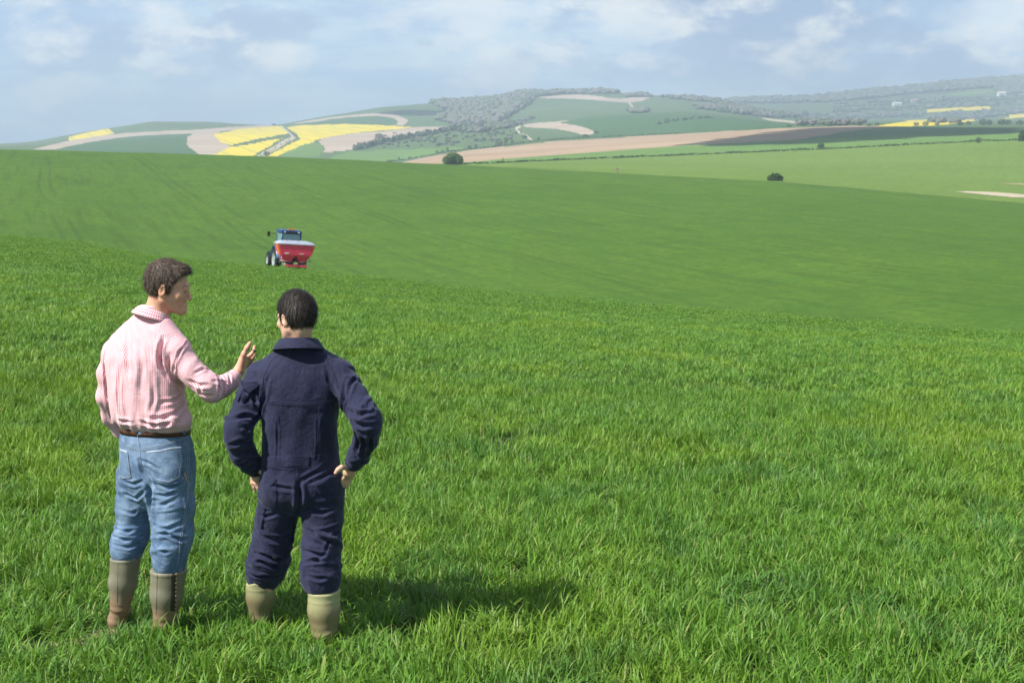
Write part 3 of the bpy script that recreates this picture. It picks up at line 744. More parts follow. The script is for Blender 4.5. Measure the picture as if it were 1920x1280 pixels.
def arcs(V_, a, b, n, seed, amp, w, r_in, t0=0.0, t1=1.0, bias=0.0):
    """slack cloth: short slanting ridges lying part of the way round a limb from a to b"""
    a, b = A3(a), A3(b); L_ = np.linalg.norm(b - a); ax = (b - a) / L_; ref = np.cross(ax, A3((0, 1, 0.1))); ref /= np.linalg.norm(ref); y = np.cross(ax, ref)
    P = V_ - a; s = P @ ax; cx, cy = P @ ref, P @ y; ang = np.arctan2(cy, cx); rr = np.hypot(cx, cy)
    near_ = np.clip((r_in - rr) / 0.015, 0, 1) * np.clip((s - L_ * t0) / 0.03 + 0.5, 0, 1) * np.clip((L_ * t1 - s) / 0.02 + 0.5, 0, 1)
    rs = np.random.RandomState(seed); D = np.zeros(len(V_))
    for i in range(n):
        s0 = L_ * (t0 + (t1 - t0) * (i + rs.uniform(0.1, 0.9)) / n); a0 = rs.uniform(-math.pi, math.pi); aw = rs.uniform(0.5, 1.3); sl_ = rs.uniform(-0.030, 0.030) + bias; ww = w * rs.uniform(0.7, 1.5)
        da = (ang - a0 + math.pi) % (2 * math.pi) - math.pi
        x = (s - s0 - sl_ * da - 0.01 * np.sin(da * 2.3 + i)) / ww
        D += amp * rs.uniform(0.5, 1.2) * (np.exp(-x * x) - 0.45 * np.exp(-(x - 1.6) ** 2) - 0.25 * np.exp(-(x + 1.6) ** 2)) * np.exp(-(da / aw) ** 2)
    return D * near_

def patch_on(name, parent, bvh, outline, mat, off=0.0035, step=2.2, org=None, thick=True):
    """a piece of cloth sewn on: polygon of picture points laid on the surface"""
    poly = np.array(outline, float); (x0, y0), (x1, y1) = poly.min(0), poly.max(0)
    nx = max(2, int((x1 - x0) / step)); ny = max(2, int((y1 - y0) / step))
    # map the unit square onto a four-cornered (or longer) outline by rows
    V_, F_ = [], []
    ys = np.linspace(y0 + 0.01, y1 - 0.01, ny + 1)
    for y in ys:
        xs = []
        for (ax, ay), (bx, by) in zip(poly, np.roll(poly, -1, 0)):
            if (ay > y) != (by > y): xs.append(ax + (y - ay) / (by - ay) * (bx - ax))
        xa, xb = min(xs), max(xs)
        for i in range(nx + 1):
            p, n_ = on(bvh, xa + (xb - xa) * i / nx, y, off if 0 < i < nx and y0 + 0.02 < y < y1 - 0.02 else off * 0.15); V_.append(tuple(p))
    for j in range(ny):
        for i in range(nx):
            a = j * (nx + 1) + i; F_.append((a, a + nx + 1, a + nx + 2, a + 1))
    me = mesh_from(name, V_, F_); o = link(name, me, parent, mat)
    if org is not None:
        for v in me.vertices: v.co -= org
    return o
def seam_on(name, parent, bvh, lines, mat, w=0.0014, off=0.001, org=None):
    for pts in lines:
        V_, F_ = [], []
        pts = np.array(pts, float); seg = np.hypot(*(pts[1:] - pts[:-1]).T); n = max(2, int(seg.sum() / 2.5)); s = np.concatenate([[0], np.cumsum(seg)])
        q = np.linspace(0, s[-1], n + 1); xs = np.interp(q, s, pts[:, 0]); ys = np.interp(q, s, pts[:, 1])
        P3 = [on(bvh, x, y, off) for x, y in zip(xs, ys)]; b0 = len(V_)
        for i, (p, n_) in enumerate(P3):
            t = (P3[min(i + 1, n)][0] - P3[max(i - 1, 0)][0]); t = t.normalized() if t.length > 1e-6 else Vector((1, 0, 0))
            sd = t.cross(n_).normalized() * w; V_ += [tuple(p - sd), tuple(p + n_ * w * 0.9), tuple(p + sd)]
        for i in range(n):
            a = b0 + 3 * i; F_ += [(a, a + 1, a + 4, a + 3), (a + 1, a + 2, a + 5, a + 4)]
        me = mesh_from(name, V_, F_); o = link(name, me, parent, mat)
        if org is not None:
            for v in me.vertices: v.co -= org
def uv_bones(me, V_, F_, bones):
    """cloth coordinates in metres: round and along the nearest limb"""
    fc = V_[F_].mean(1); best = np.full(len(fc), 9.0); bi = np.zeros(len(fc), int)
    for i, (a, b, r_, ref) in enumerate(bones):
        d_, _ = dist_line(fc, [a, b]); d_ = d_ - r_
        m_ = d_ < best; best[m_] = d_[m_]; bi[m_] = i
    UV = np.zeros((len(F_), 4, 2))
    for i, (a, b, r_, ref) in enumerate(bones):
        a, b = A3(a), A3(b); ax = (b - a) / np.linalg.norm(b - a); ref = A3(ref); x = ref - (ref @ ax) * ax; x /= np.linalg.norm(x); y = np.cross(ax, x)
        m_ = bi == i; P = V_[F_[m_]] - a; s = P @ ax; cx = P @ x; cy = P @ y
        ang = np.arctan2(cy, cx); mid = ang[:, :1]; ang = mid + (ang - mid + math.pi) % (2 * math.pi) - math.pi
        UV[m_] = np.stack([ang * r_ * 1.05, s], -1)
    lay = me.uv_layers.new(name='UVMap'); lay.data.foreach_set('uv', UV.reshape(-1).astype(np.float32))

# ---- cloth, skin and rubber
def skin_mat(name, c1, c2, mx=None):
    m = NT(name); p = m.pos(which='obj'); n = m.noise(p, 22, 5, 0.6); f = m.noise(p, 260, 3, 0.6)
    m.col(m.mix(m.rng(n, 0.3, 0.7), c1, c2)); m.rough(m.rng(f, 0.3, 0.7, 0.42, 0.6)); m.b.inputs['Specular IOR Level'].default_value = 0.4
    m.b.inputs['Subsurface Weight'].default_value = 0.18; m.b.inputs['Subsurface Radius'].default_value = (0.012, 0.004, 0.002)
    m.b.inputs['Subsurface Scale'].default_value = 1.0
    m.bump(f, 0.25, 0.0008); return m.mat
SKIN1 = skin_mat('skin_tanned', (0.60, 0.31, 0.20), (0.70, 0.40, 0.28))
SKIN2 = skin_mat('skin_fair', (0.60, 0.36, 0.26), (0.70, 0.44, 0.33))
def gingham():
    m = NT('gingham_shirt'); p = m.pos(which='uv'); s = m.n('ShaderNodeSeparateXYZ'); m.l(p, s.inputs[0])
    nz = m.noise(m.pos(which='obj'), 5, 3, 0.6)
    per = 0.0084
    def st(x, off=0.0):
        fr = m.math('FRACT', m.math('DIVIDE', m.math('ADD', x, 10.0 + off), per)); return m.math('LESS_THAN', fr, 0.48)
    k = m.math('MULTIPLY', m.math('ADD', st(s.outputs[0]), st(s.outputs[1], 0.003)), 0.5)
    c = m.mix(m.rng(k, 0.0, 0.5, 0, 1, False), (0.84, 0.79, 0.80), (0.77, 0.40, 0.46))
    c = m.mix(m.rng(k, 0.5, 1.0, 0, 1, False), c, (0.58, 0.14, 0.215))
    m.col(c); m.rough(0.85); m.b.inputs['Sheen Weight'].default_value = 0.15
    fine = m.noise(m.pos(which='obj'), 70, 5, 0.6)
    m.bump(m.math('ADD', nz, m.math('MULTIPLY', fine, 0.35)), 0.55, 0.008); return m.mat
def denim():
    m = NT('faded_denim'); p = m.pos(which='obj')
    big = m.noise(m.pos(which='obj', scale=(6, 6, 3.5)), 1.0, 5, 0.6); med = m.noise(m.pos(which='obj', scale=(22, 22, 34)), 1.0, 5, 0.65, 0.4)
    weave = m.noise(m.pos(which='obj', scale=(420, 420, 110)), 1.0, 3, 0.7)
    c = m.mix(m.rng(big, 0.35, 0.65), (0.060, 0.118, 0.225), (0.150, 0.232, 0.360))
    c = m.mix(m.math('MULTIPLY', m.rng(med, 0.48, 0.72), 0.5), c, (0.27, 0.355, 0.47))
    c = m.mix(m.math('MULTIPLY', m.rng(med, 0.46, 0.28), 0.4), c, (0.035, 0.07, 0.15))
    c = m.mix(m.math('MULTIPLY', m.rng(weave, 0.4, 0.7), 0.25), c, (0.40, 0.50, 0.64))
    m.col(c); m.rough(0.9); m.b.inputs['Specular IOR Level'].default_value = 0.15
    m.bump(m.math('ADD', med, m.math('MULTIPLY', weave, 0.2)), 0.6, 0.006); return m.mat
def navy():
    m = NT('navy_workwear'); big = m.noise(m.pos(which='obj', scale=(7, 7, 7)), 1.0, 4, 0.6); med = m.noise(m.pos(which='obj', scale=(30, 30, 24)), 1.0, 5, 0.65, 0.5)
    f = m.noise(m.pos(which='obj', scale=(300, 300, 300)), 1.0, 3, 0.6)
    c = m.mix(m.rng(big, 0.35, 0.68), (0.0105, 0.0135, 0.040), (0.018, 0.0215, 0.060)); c = m.mix(m.math('MULTIPLY', m.rng(med, 0.55, 0.75), 0.3), c, (0.04, 0.043, 0.10))
    m.col(c); m.rough(0.78); m.b.inputs['Specular IOR Level'].default_value = 0.28
    m.b.inputs['Sheen Weight'].default_value = 0.22; m.b.inputs['Sheen Tint'].default_value = (0.5, 0.52, 0.8, 1)
    m.bump(m.math('ADD', med, m.math('MULTIPLY', f, 0.15)), 0.9, 0.010); return m.mat
def rubber(name, c1, c2, mud, zmud):
    m = NT(name); p = m.pos(which='obj'); n = m.noise(p, 9, 5, 0.6); s = m.n('ShaderNodeSeparateXYZ'); m.l(p, s.inputs[0])
    n2 = m.noise(p, 30, 5, 0.7)
    c = m.mix(m.rng(n, 0.35, 0.7), c1, c2)
    lvl = m.math('ADD', s.outputs[2], m.math('MULTIPLY', n, -0.22))
    c = m.mix(m.math('MULTIPLY', m.rng(lvl, zmud, zmud - 0.1), 0.85), c, mud)
    c = m.mix(m.math('MULTIPLY', m.rng(n2, 0.6, 0.72), 0.35), c, mud)
    m.col(c); m.rough(m.rng(n2, 0.3, 0.7, 0.42, 0.65)); m.b.inputs['Specular IOR Level'].default_value = 0.45
    m.bump(n2, 0.2, 0.004); return m.mat
def hair_mat(name, c1, c2):
    m = NT(name); n = m.noise(m.pos(which='obj', scale=(160, 160, 60)), 1.0, 4, 0.7)
    m.col(m.mix(m.rng(n, 0.3, 0.7), c1, c2)); m.rough(0.55); m.b.inputs['Specular IOR Level'].default_value = 0.3; return m.mat
GINGHAM, DENIM, NAVY = gingham(), denim(), navy()
STITCH = plain('denim_stitching', (0.27, 0.32, 0.40), 0.9, scale=200); FRAY = plain('frayed_denim_edge', (0.60, 0.64, 0.68), 0.9, scale=200)
NSEAM = plain('navy_seam', (0.030, 0.033, 0.080), 0.8, scale=100)
LEATHER = plain('belt_leather', (0.085, 0.038, 0.026), 0.45, var=0.35, scale=40); METAL = plain('dark_metal', (0.12, 0.11, 0.11), 0.35, 0.9)
LEATHER_HOLE = plain('belt_eyelet_brass', (0.30, 0.24, 0.15), 0.4, 0.6)

def frame(yaw, pitch=0.0, roll=0.0):
    """columns: right, forward, up of a head or foot that looks to azimuth yaw (0 = away from the viewer, + = right)"""
    return np.array((Matrix.Rotation(-yaw, 3, 'Z') @ Matrix.Rotation(pitch, 3, 'X') @ Matrix.Rotation(roll, 3, 'Y')))
def head_field(Fd, c, M, s=1.0):
    c = A3(c); T = lambda p: c + (M @ A3(p)) * s
    E = lambda p, r, k: Fd.add(ell(T(p), A3(r) * s, M), k)
    E((0, -0.012, 0.036), (0.074, 0.096, 0.094), 0.02)
    E((0, 0.034, -0.030), (0.060, 0.062, 0.086), 0.03)
    for sx in (-1, 1):
        Fd.add(cone(T((sx * 0.050, 0.000, -0.050)), T((sx * 0.014, 0.078, -0.098)), 0.022 * s, 0.016 * s), 0.03)
        E((sx * 0.040, 0.068, -0.022), (0.024, 0.020, 0.022), 0.02)
        Fd.cut(ell(T((sx * 0.031, 0.107, 0.004)), A3((0.016, 0.016, 0.008)) * s, M), 0.012)
        E((sx * 0.031, 0.082, 0.004), (0.013, 0.012, 0.0105), 0.004)
    E((0, 0.082, -0.098), (0.022, 0.018, 0.016), 0.02)
    Fd.add(cone(T((-0.036, 0.083, 0.022)), T((0.036, 0.083, 0.022)), 0.0115 * s, 0.0115 * s), 0.014)
    Fd.add(cone(T((0, 0.094, 0.006)), T((0, 0.1125, -0.034)), 0.0075 * s, 0.0110 * s), 0.010)
    for sx in (-1, 1): E((sx * 0.0125, 0.100, -0.038), (0.008, 0.011, 0.007), 0.006)
    Fd.add(cone(T((-0.021, 0.090, -0.066)), T((0.021, 0.090, -0.066)), 0.0065 * s, 0.0065 * s), 0.007); E((0, 0.096, -0.064), (0.014, 0.009, 0.0065), 0.006)
    E((0, 0.094, -0.076), (0.018, 0.010, 0.0075), 0.006)
    Fd.cut(cone(T((-0.022, 0.100, -0.0700)), T((0.022, 0.100, -0.0700)), 0.0022 * s, 0.0022 * s), 0.004)
    for sx in (-1, 1):     # ears: rim, bowl and lobe
        Me = M @ np.array(Matrix.Rotation(sx * R(-22), 3, 'Z') @ Matrix.Rotation(R(-8), 3, 'X'))
        Fd.add(ell(T((sx * 0.077, -0.006, -0.004)), A3((0.009, 0.019, 0.033)) * s, Me), 0.006)
        Fd.add(ell(T((sx * 0.073, 0.004, -0.030)), A3((0.006, 0.009, 0.010)) * s, Me), 0.006)
        Fd.cut(ell(T((sx * 0.088, 0.000, 0.000)), A3((0.0085, 0.0115, 0.020)) * s, Me), 0.004)
def hairline(q, nape=0.0):
    """height above which the scalp carries hair, at the point q of the head's own frame"""
    y = q[:, 1]
    return np.interp(y, [-0.12, -0.085, -0.045, -0.030, -0.022, 0.006, 0.014, 0.026, 0.034, 0.055, 0.070, 0.10],
                     [-0.070 - nape, -0.068 - nape, -0.060 - nape, -0.045 - nape * 0.6, 0.030, 0.034, -0.022, -0.026, 0.030, 0.052, 0.080, 0.084])
def make_hair(parent, org, c, M, mat, seed, groove, thick=0.012, length=0.026, n=5200, curl=0.3, swirl=0.0, lift=0.6, nape=0.0, s=1.0, fringe=False):
    c = A3(c); f0_ = ell((0, -0.012, 0.036), (0.074 + thick, 0.096 + thick, 0.094 + thick)); f1_ = ell((0, 0.052, 0.088), (0.058, 0.046, 0.038)); f0 = (lambda P: smin(f0_(P), f1_(P), 0.02)) if fringe else f0_
    def fd(P):
        q = (P - c) @ M / s; d_ = f0(q); hl = q[:, 2] - hairline(q, nape); hl = np.minimum(hl, (0.100 if fringe else 0.09) - q[:, 1] + 0.2 * q[:, 2])
        bump = groove * np.sin(q[:, 0] * 190 + 2 * np.sin(q[:, 2] * 120)) * np.sin(q[:, 1] * 170 + q[:, 2] * 150)
        return -smin(-(d_ - bump), hl, 0.012)
    V_, F_ = grow(fd, c - 0.15, c + 0.16, 0.0045)
    N_ = vnormals(V_, F_); rs = np.random.RandomState(seed)
    # strands leave the cap and lie along it, combed from the crown
    q = (V_ - c) @ M / s; top = A3((0.012, -0.055, 0.11))
    cand = np.nonzero(((N_ * (V_ - c)).sum(1) > 0) & (q[:, 2] - hairline(q, nape) > 0.001))[0]
    pick = rs.choice(cand, n); SV, SF = [], []; base = len(V_)
    qq = q[pick]; nq = N_[pick] @ M
    away = qq - top; away -= (away * nq).sum(1, keepdims=True) * nq; away /= np.linalg.norm(away, axis=1, keepdims=True) + 1e-9
    sw = np.cross(nq, away); d0 = away + sw * swirl + rs.normal(0, curl, (n, 3)); d0 /= np.linalg.norm(d0, axis=1, keepdims=True)
    front = np.clip((qq[:, 1] - 0.03) / 0.05, 0, 1)
    ln = length * rs.uniform(0.6, 1.3, n) * (1 + 0.5 * front) * np.clip(0.45 + (qq[:, 2] - hairline(qq, nape)) * 9, 0.45, 1.0)
    P0 = qq * 1.0 - nq * 0.004 + rs.normal(0, 0.0012, (n, 3)); side = np.cross(d0, nq); side /= np.linalg.norm(side, axis=1, keepdims=True) + 1e-9
    wd = rs.uniform(0.0005, 0.0011, n)[:, None]; cl = rs.normal(0, 0.006 * curl / 0.3, (n, 1))
    pts = []
    for t in (0, 0.35, 0.7, 1.0):
        p = P0 + d0 * (ln[:, None] * t) + nq * (lift * ln[:, None] * (t - 0.75 * t * t)) - np.array([0, 0, 1]) * (0.008 * t * t) + side * cl * t * t
        pts.append((p, side * wd * (1.0, 1.0, 0.75, 0.1)[[0, 0.35, 0.7, 1.0].index(t)]))
    A = np.stack([np.stack([p - w_, p + w_], 1) for p, w_ in pts], 1).reshape(-1, 3)
    A = c + (A * s) @ M.T
    k = np.arange(n)[:, None] * 8 + base
    SF = np.concatenate([k + np.array([2 * i, 2 * i + 1, 2 * i + 3, 2 * i + 2]) for i in range(3)])
    Vall = np.concatenate([V_, A]) - np.array(org); Fall = np.concatenate([F_, SF])
    return link('hair', mesh_from('hair', Vall, Fall), parent, mat)
def eyes(parent, org, c, M, s=1.0, iris=(0.06, 0.04, 0.02)):
    m = NT('eye_white'); m.col((0.34, 0.29, 0.27)); m.rough(0.2); ir = NT('iris'); ir.col(iris); ir.rough(0.15)
    for sx in (-1, 1):
        bm = bmesh.new(); bmesh.ops.create_uvsphere(bm, u_segments=14, v_segments=10, radius=0.0112 * s)
        for f_ in bm.faces:
            f_.smooth = True
            if f_.calc_center_median().y > 0.0085 * s: f_.material_index = 1
        me = bpy.data.meshes.new('eye'); bm.to_mesh(me); bm.free(); me.materials.append(m.mat); me.materials.append(ir.mat)
        o = link('eye', me, parent); p = A3(c) + M @ A3((sx * 0.031, 0.0845, 0.003)) * s - np.array(org); o.location = p
        o.rotation_euler = Matrix(M.tolist()).to_euler()
def eyebrows(parent, org, c, M, mat, s=1.0):
    for sx in (-1, 1):
        V_, F_ = [], []; rs = random.Random(9)
        for i in range(60):
            t = rs.random(); p = A3((sx * (0.014 + 0.036 * t), 0.0955 - 0.012 * t * t, 0.022 + 0.006 * math.sin(t * 2.6) + rs.uniform(-0.003, 0.003))); d_ = A3((sx * 0.008, -0.002, 0.002)); u_ = A3((0, 0.0006, 0.0012))
            b = len(V_); V_ += [p - u_, p + u_, p + d_ + A3((0, .001, 0))]; F_.append((b, b + 1, b + 2, b + 2))
        V_ = A3(c) + (np.array(V_) * s) @ M.T - np.array(org)
        me = bpy.data.meshes.new('eyebrow'); me.from_pydata([tuple(v) for v in V_], [], [f[:3] for f in F_]); link('eyebrow', me, parent, mat)
def finger(Fd, pts, r0=0.0085, r1=0.0065, k=0.006):
    n = len(pts) - 1
    for i in range(n):
        Fd.add(cone(pts[i], pts[i + 1], r0 + (r1 - r0) * i / n, r0 + (r1 - r0) * (i + 1) / n), k)
def solid(name, fd, lo, hi, mat, parent, org, h=0.005, smooth=1):
    V_, F_ = grow(fd, lo, hi, h)
    if smooth: V_ = relax(V_, F_, smooth)
    return link(name, mesh_from(name, V_ - np.array(org), F_), parent, mat), V_, F_
def boot(parent, org, top, ankle, heel, toe_dir, rt, ra, mat, hmouth=0.0, ridges=True, sc=1.0):
    """wellington: leg, ankle, foot with a heel block and a sole"""
    top, ankle, heel = A3(top), A3(ankle), A3(heel); td = A3((math.sin(toe_dir), math.cos(toe_dir), 0)); Fd = Field()
    mid = top * 0.5 + ankle * 0.5
    Fd.chain([(top, rt), (mid, rt * 0.55 + ra * 0.45 + 0.004), (ankle, ra)], 0.02)
    z0 = heel[2]
    Fd.add(cone(heel + A3((0, 0, 0.045)), heel + A3((0, 0, 0.045)) + td * 0.02, 0.043, 0.045), 0.03)
    Fd.add(ell(heel + td * 0.13 + A3((0, 0, 0.040)), (0.046, 0.105, 0.038), frame(toe_dir)), 0.05)
    Fd.add(ell(heel + td * 0.17 + A3((0, 0, 0.030)), (0.052, 0.085, 0.034), frame(toe_dir)), 0.03)
    cutb = lambda P: z0 - P[:, 2] + 0.0
    base = Fd
    def f(P): return np.maximum(np.maximum(base(P), z0 - P[:, 2]), P[:, 2] - top[2] - (P[:, 0] - top[0]) * hmouth)
    lo = np.minimum(np.minimum(top, heel), heel + td * 0.28) - 0.11; hi = np.maximum(np.maximum(top, heel), heel + td * 0.28) + 0.11
    V_, F_ = grow(f, lo, hi, 0.006)
    N_ = vnormals(V_, F_)
    hgt = (V_[:, 2] - z0) / (top[2] - z0)
    ax = (top - ankle) / np.linalg.norm(top - ankle)
    D = 0.0012 * wav(V_, 0.03, 1.0) + 0.0018 * np.sin(V_[:, 2] * 150 + 3.5 * wav(V_, 0.06, 0.4)) * np.exp(-((hgt - 0.25) / 0.12) ** 2)
    D += 0.0025 * np.exp(-((V_[:, 2] - top[2] + 0.010) / 0.007) ** 2)
    if ridges: D += 0.0022 * np.exp(-((V_[:, 2] - top[2] + 0.045) / 0.004) ** 2)
    V_ = V_ + N_ * D[:, None]
    o = link('boot', mesh_from('boot', V_ - np.array(org), F_), parent, mat)
    # sole
    Sf = Field(); Sf.add(ell(heel + td * 0.165 + A3((0, 0, 0.0)), (0.056, 0.095, 0.03), frame(toe_dir)), 0.03); Sf.add(cone(heel + td * -0.005, heel + td * 0.09, 0.047, 0.046), 0.03)
    def f2(P): return np.maximum(Sf(P), np.abs(P[:, 2] - z0) - 0.014)
    Vs, Fs = grow(f2, lo, hi, 0.007); link('sole', mesh_from('sole', Vs - np.array(org), Fs), o, mat)
    return o, V_, F_
def collar(parent, org, c, yaw, rx, ry, tilt, h1, flare, mat, tip=0.02, uvs=False):
    """folded shirt collar: inner stand, outer fall, made round the neck with the opening in front"""
    nseg = 48; c = A3(c); M = frame(yaw) @ np.array(Matrix.Rotation(tilt, 3, 'X')); V_, F_ = [], []
    prof = [(0.0, -0.012, 0), (0.0, h1 * 0.5, 0), (0.002, h1, 0), (0.006, h1 + 0.003, 0), (0.012, h1 - 0.004, 1), (0.5 * flare + 0.010, h1 * 0.35, 1), (flare + 0.012, -h1 * 0.55, 1), (flare + 0.009, -h1 * 0.58, 1), (0.5 * flare + 0.004, h1 * 0.2, 1)]
    for i in range(nseg + 1):
        t = i / nseg; a = R(-90) + R(17) + (2 * math.pi - R(34)) * t     # starts beside the throat (+forward is +90)
        a = R(90) + R(17) + (R(360) - R(34)) * t
        fr = max(0, math.cos(a - R(90))) ** 1.5
        for (dr, dz, out) in prof:
            r1, r2 = rx + dr, ry + dr
            zz = dz - out * fr * tip * 1.1 * (1 if dz < 0 else 0.4) - fr * 0.022
            V_.append(c + M @ A3((math.cos(a) * r1, math.sin(a) * (r2 + (tip * fr * (1.0 if dz < 0 else 0.35) if out else 0)), zz)))
    n = len(prof)
    for i in range(nseg):
        for j in range(n - 1):
            p = i * n + j; F_.append((p, p + n, p + n + 1, p + 1))
    V_ = np.array(V_); F_ = np.array(F_)
    me = mesh_from('collar', V_ - np.array(org), F_); o = link('collar', me, parent, mat)
    if uvs:
        lay = me.uv_layers.new(name='UVMap'); uv = np.zeros((len(F_), 4, 2)); L_ = np.array([[i * 0.44 / nseg, j * 0.012] for i in range(nseg + 1) for j in range(n)])
        lay.data.foreach_set('uv', L_[F_].reshape(-1).astype(np.float32))
    sd = o.modifiers.new('subdivision', 'SUBSURF'); sd.levels = 1; sd.render_levels = 1
    return o
# ------------------------------------------------------------ the man in the checked shirt
PT = lambda u, v, Y: A3(at(u, v, Y))
def px(n, Y=6.75): return n * Y / F_PX
def person_one():
    org = Vector((PT(275, 1190, 6.73)[0], 6.73, 0)); org.z = height(org.x, org.y)
    root = empty('person', org, label='man in a pink checked shirt and faded blue jeans, one hand raised', cat='man')
    O = A3(org); yaw = R(26)
    fw = A3((math.sin(yaw), math.cos(yaw), 0)); rt = A3((math.cos(yaw), -math.sin(yaw), 0))
    Yc = 6.76
    hc = PT(315, 539, Yc); Mh = frame(R(93), R(-10), R(3))
    neck0 = PT(289, 600, Yc)
    shL = PT(221, 652, 6.88); elL = PT(203, 742, 6.93); wrL = PT(228, 815, 7.03); haL = PT(240, 850, 7.02)
    shR = PT(331, 655, 6.66); elR = PT(397, 733, 6.62); wrR = PT(441, 706, 6.80)
    def sec(uL, uR, v, ry, Y=Yc, f=1.0, du=0.0):
        c = PT((uL + uR) / 2 + du, v, Y); hw = px((uR - uL) / 2, Y)
        rx = math.sqrt(max(hw * hw - (ry * math.sin(yaw)) ** 2, 1e-4)) / math.cos(yaw)
        return (c[0], c[1], c[2], rx * f, ry * f)
    # ---- skin: the whole body as one surface
    B = Field()
    B.add(column([sec(240, 345, 860, .09), sec(238, 345, 800, .09), sec(215, 340, 700, .105), sec(220, 335, 650, .095), sec(240, 320, 615, .06)], yaw), 0.03)
    hipL = PT(255, 880, 6.82); hipR = PT(330, 885, 6.70); kneeL = PT(247, 1000, 6.83); kneeR = PT(322, 1010, 6.66)
    ankL = PT(224, 1140, 6.81); ankR = PT(309, 1165, 6.67)
    B.chain([(hipL, .080), (kneeL, .052), (ankL, .036)], 0.04); B.chain([(hipR, .080), (kneeR, .052), (ankR, .036)], 0.04)
    B.chain([(shL, .050), (elL, .036), (wrL, .025)], 0.03); B.chain([(shR, .050), (elR, .036), (wrR, .0255)], 0.03)
    B.add(cone(neck0 - A3((0, 0, .02)), hc + Mh @ A3((0, -0.030, -0.045)), .060, .054), 0.03)
    B.add(cone(neck0 - A3((0, 0, .04)), neck0 + A3((0, 0, 0.01)), .055, .052), 0.04)
    hf = Field(); head_field(hf, hc, Mh, 1.0)
    B.add(hf, 0.022)
    B.add(ell(haL, (.030, .04, .045)), 0.02)
    for k in range(4): B.add(cone(haL + rt * (0.012 * k - 0.02), haL + rt * (0.012 * k - 0.02) + A3((0, .01, -.075 + abs(k - 1.5) * .008)), .009, .007), 0.006)
    B.add(cone(haL + rt * 0.02, haL + rt * 0.035 + A3((0, .03, -.05)), .010, .008), 0.008)
    # right hand: palm turned up towards the other man, thumb and forefinger up, the rest curled
    H = Field()
    w = wrR
    palm = PT(454, 682, 6.815); kn = PT(461, 669, 6.825)
    H.chain([(w, .0245), (PT(447, 696, 6.800), .024)], 0.02)
    H.add(cone(PT(449, 693, 6.805), PT(456, 672, 6.815), .024, .021), 0.02)
    H.add(cone(PT(453, 690, 6.835), PT(463, 672, 6.855), .021, .017), 0.02)
    finger(H, [PT(452, 684, 6.795), PT(457, 664, 6.790), PT(463, 652, 6.790), PT(468.5, 643, 6.795)], .0135, .0095, .012)       # thumb
    finger(H, [PT(460, 674, 6.835), PT(470, 665, 6.830), PT(476, 658, 6.835), PT(477, 649.5, 6.845)], .0105, .0075, .008)      # forefinger
    finger(H, [PT(461, 679, 6.855), PT(472, 672, 6.860), PT(476, 666, 6.870), PT(471, 662, 6.885)], .010, .0078, .006)
    finger(H, [PT(460, 684, 6.870), PT(470, 679, 6.880), PT(474, 673, 6.890), PT(469, 669, 6.900)], .0098, .0075, .006)
    finger(H, [PT(459, 689, 6.880), PT(467, 686, 6.890), PT(470, 681, 6.900), PT(466, 677, 6.910)], .0088, .007, .006)
    B.add(H, 0.006)
    lo = A3((-2.15, 6.40, org.z - 0.02)); hi = A3((-1.10, 7.20, org.z + 1.95))
    V_, F_ = grow(B, lo, hi, 0.0042)
    body = link('body', mesh_from('body', V_ - O, F_), root, SKIN1)
    print('body', len(V_), round(time.time() - T0, 1))
    hm = hair_mat('brown_hair', (0.030, 0.020, 0.015), (0.12, 0.085, 0.066))
    make_hair(root, org, hc, Mh, hm, 4, 0.0012, 0.010, 0.024, 9500, 0.42, 0.15, 0.42, fringe=True)
    eyes(root, org, hc, Mh); eyebrows(root, org, hc, Mh, hm)
    # ring
    bm = bmesh.new(); 
    a0 = PT(475.2, 659.5, 6.833); a1 = PT(476.6, 655.5, 6.837); ax = Vector(a1 - a0).normalized(); q = ax.to_track_quat('Z', 'Y')
    vs = []
    for i in range(16):
        a = i * math.pi / 8; vs.append([bm.verts.new(Vector((a0 + a1) / 2 - O) + q @ Vector((math.cos(a) * r_, math.sin(a) * r_, z_))) for r_, z_ in ((.0086, -.004), (.0104, -.004), (.0104, .004), (.0086, .004))])
    for i in range(16):
        for j in range(4): bm.faces.new((vs[i][j], vs[(i + 1) % 16][j], vs[(i + 1) % 16][(j + 1) % 4], vs[i][(j + 1) % 4]))
    me = bpy.data.meshes.new('finger_ring'); bm.to_mesh(me); bm.free(); link('finger_ring', me, root, METAL)

    # ---- jeans
    J = Field()
    J.add(column([sec(252, 330, 955, .04), sec(236, 350, 930, .095), sec(224, 366, 900, .124), sec(221.5, 368, 860, .132), sec(222, 364, 830, .122), sec(224, 357, 803, .108)], yaw, 2.4), 0.02)
    J.chain([(PT(254, 890, 6.83), .092), (PT(251, 950, 6.83), .083), (PT(247, 1000, 6.83), .079), (PT(239, 1022, 6.82), .077), (PT(236, 1034, 6.81), .073)], 0.035)
    J.chain([(PT(324, 890, 6.71), .098), (PT(325, 950, 6.70), .098), (PT(324, 1000, 6.68), .094), (PT(319, 1030, 6.66), .083), (PT(317, 1052, 6.65), .081)], 0.035)
    zt = PT(290, 805, Yc)[2]
    def jf(P): return np.maximum(J(P), P[:, 2] - zt)
    V_, F_ = grow(jf, lo + A3((0, 0, 0.3)), A3((-1.2, 7.15, zt + 0.03)), 0.005)
    V_ = relax(V_, F_, 1); N_ = vnormals(V_, F_); bv = bvh_of(V_, F_)
    u_, v_ = project(V_[:, 0], V_[:, 1], V_[:, 2])
    # bunching above the boots and behind the knees
    low = np.clip((v_ - 955) / 60, 0, 1)
    D = low * 0.0025 * wav(V_, 0.022, 1.2)
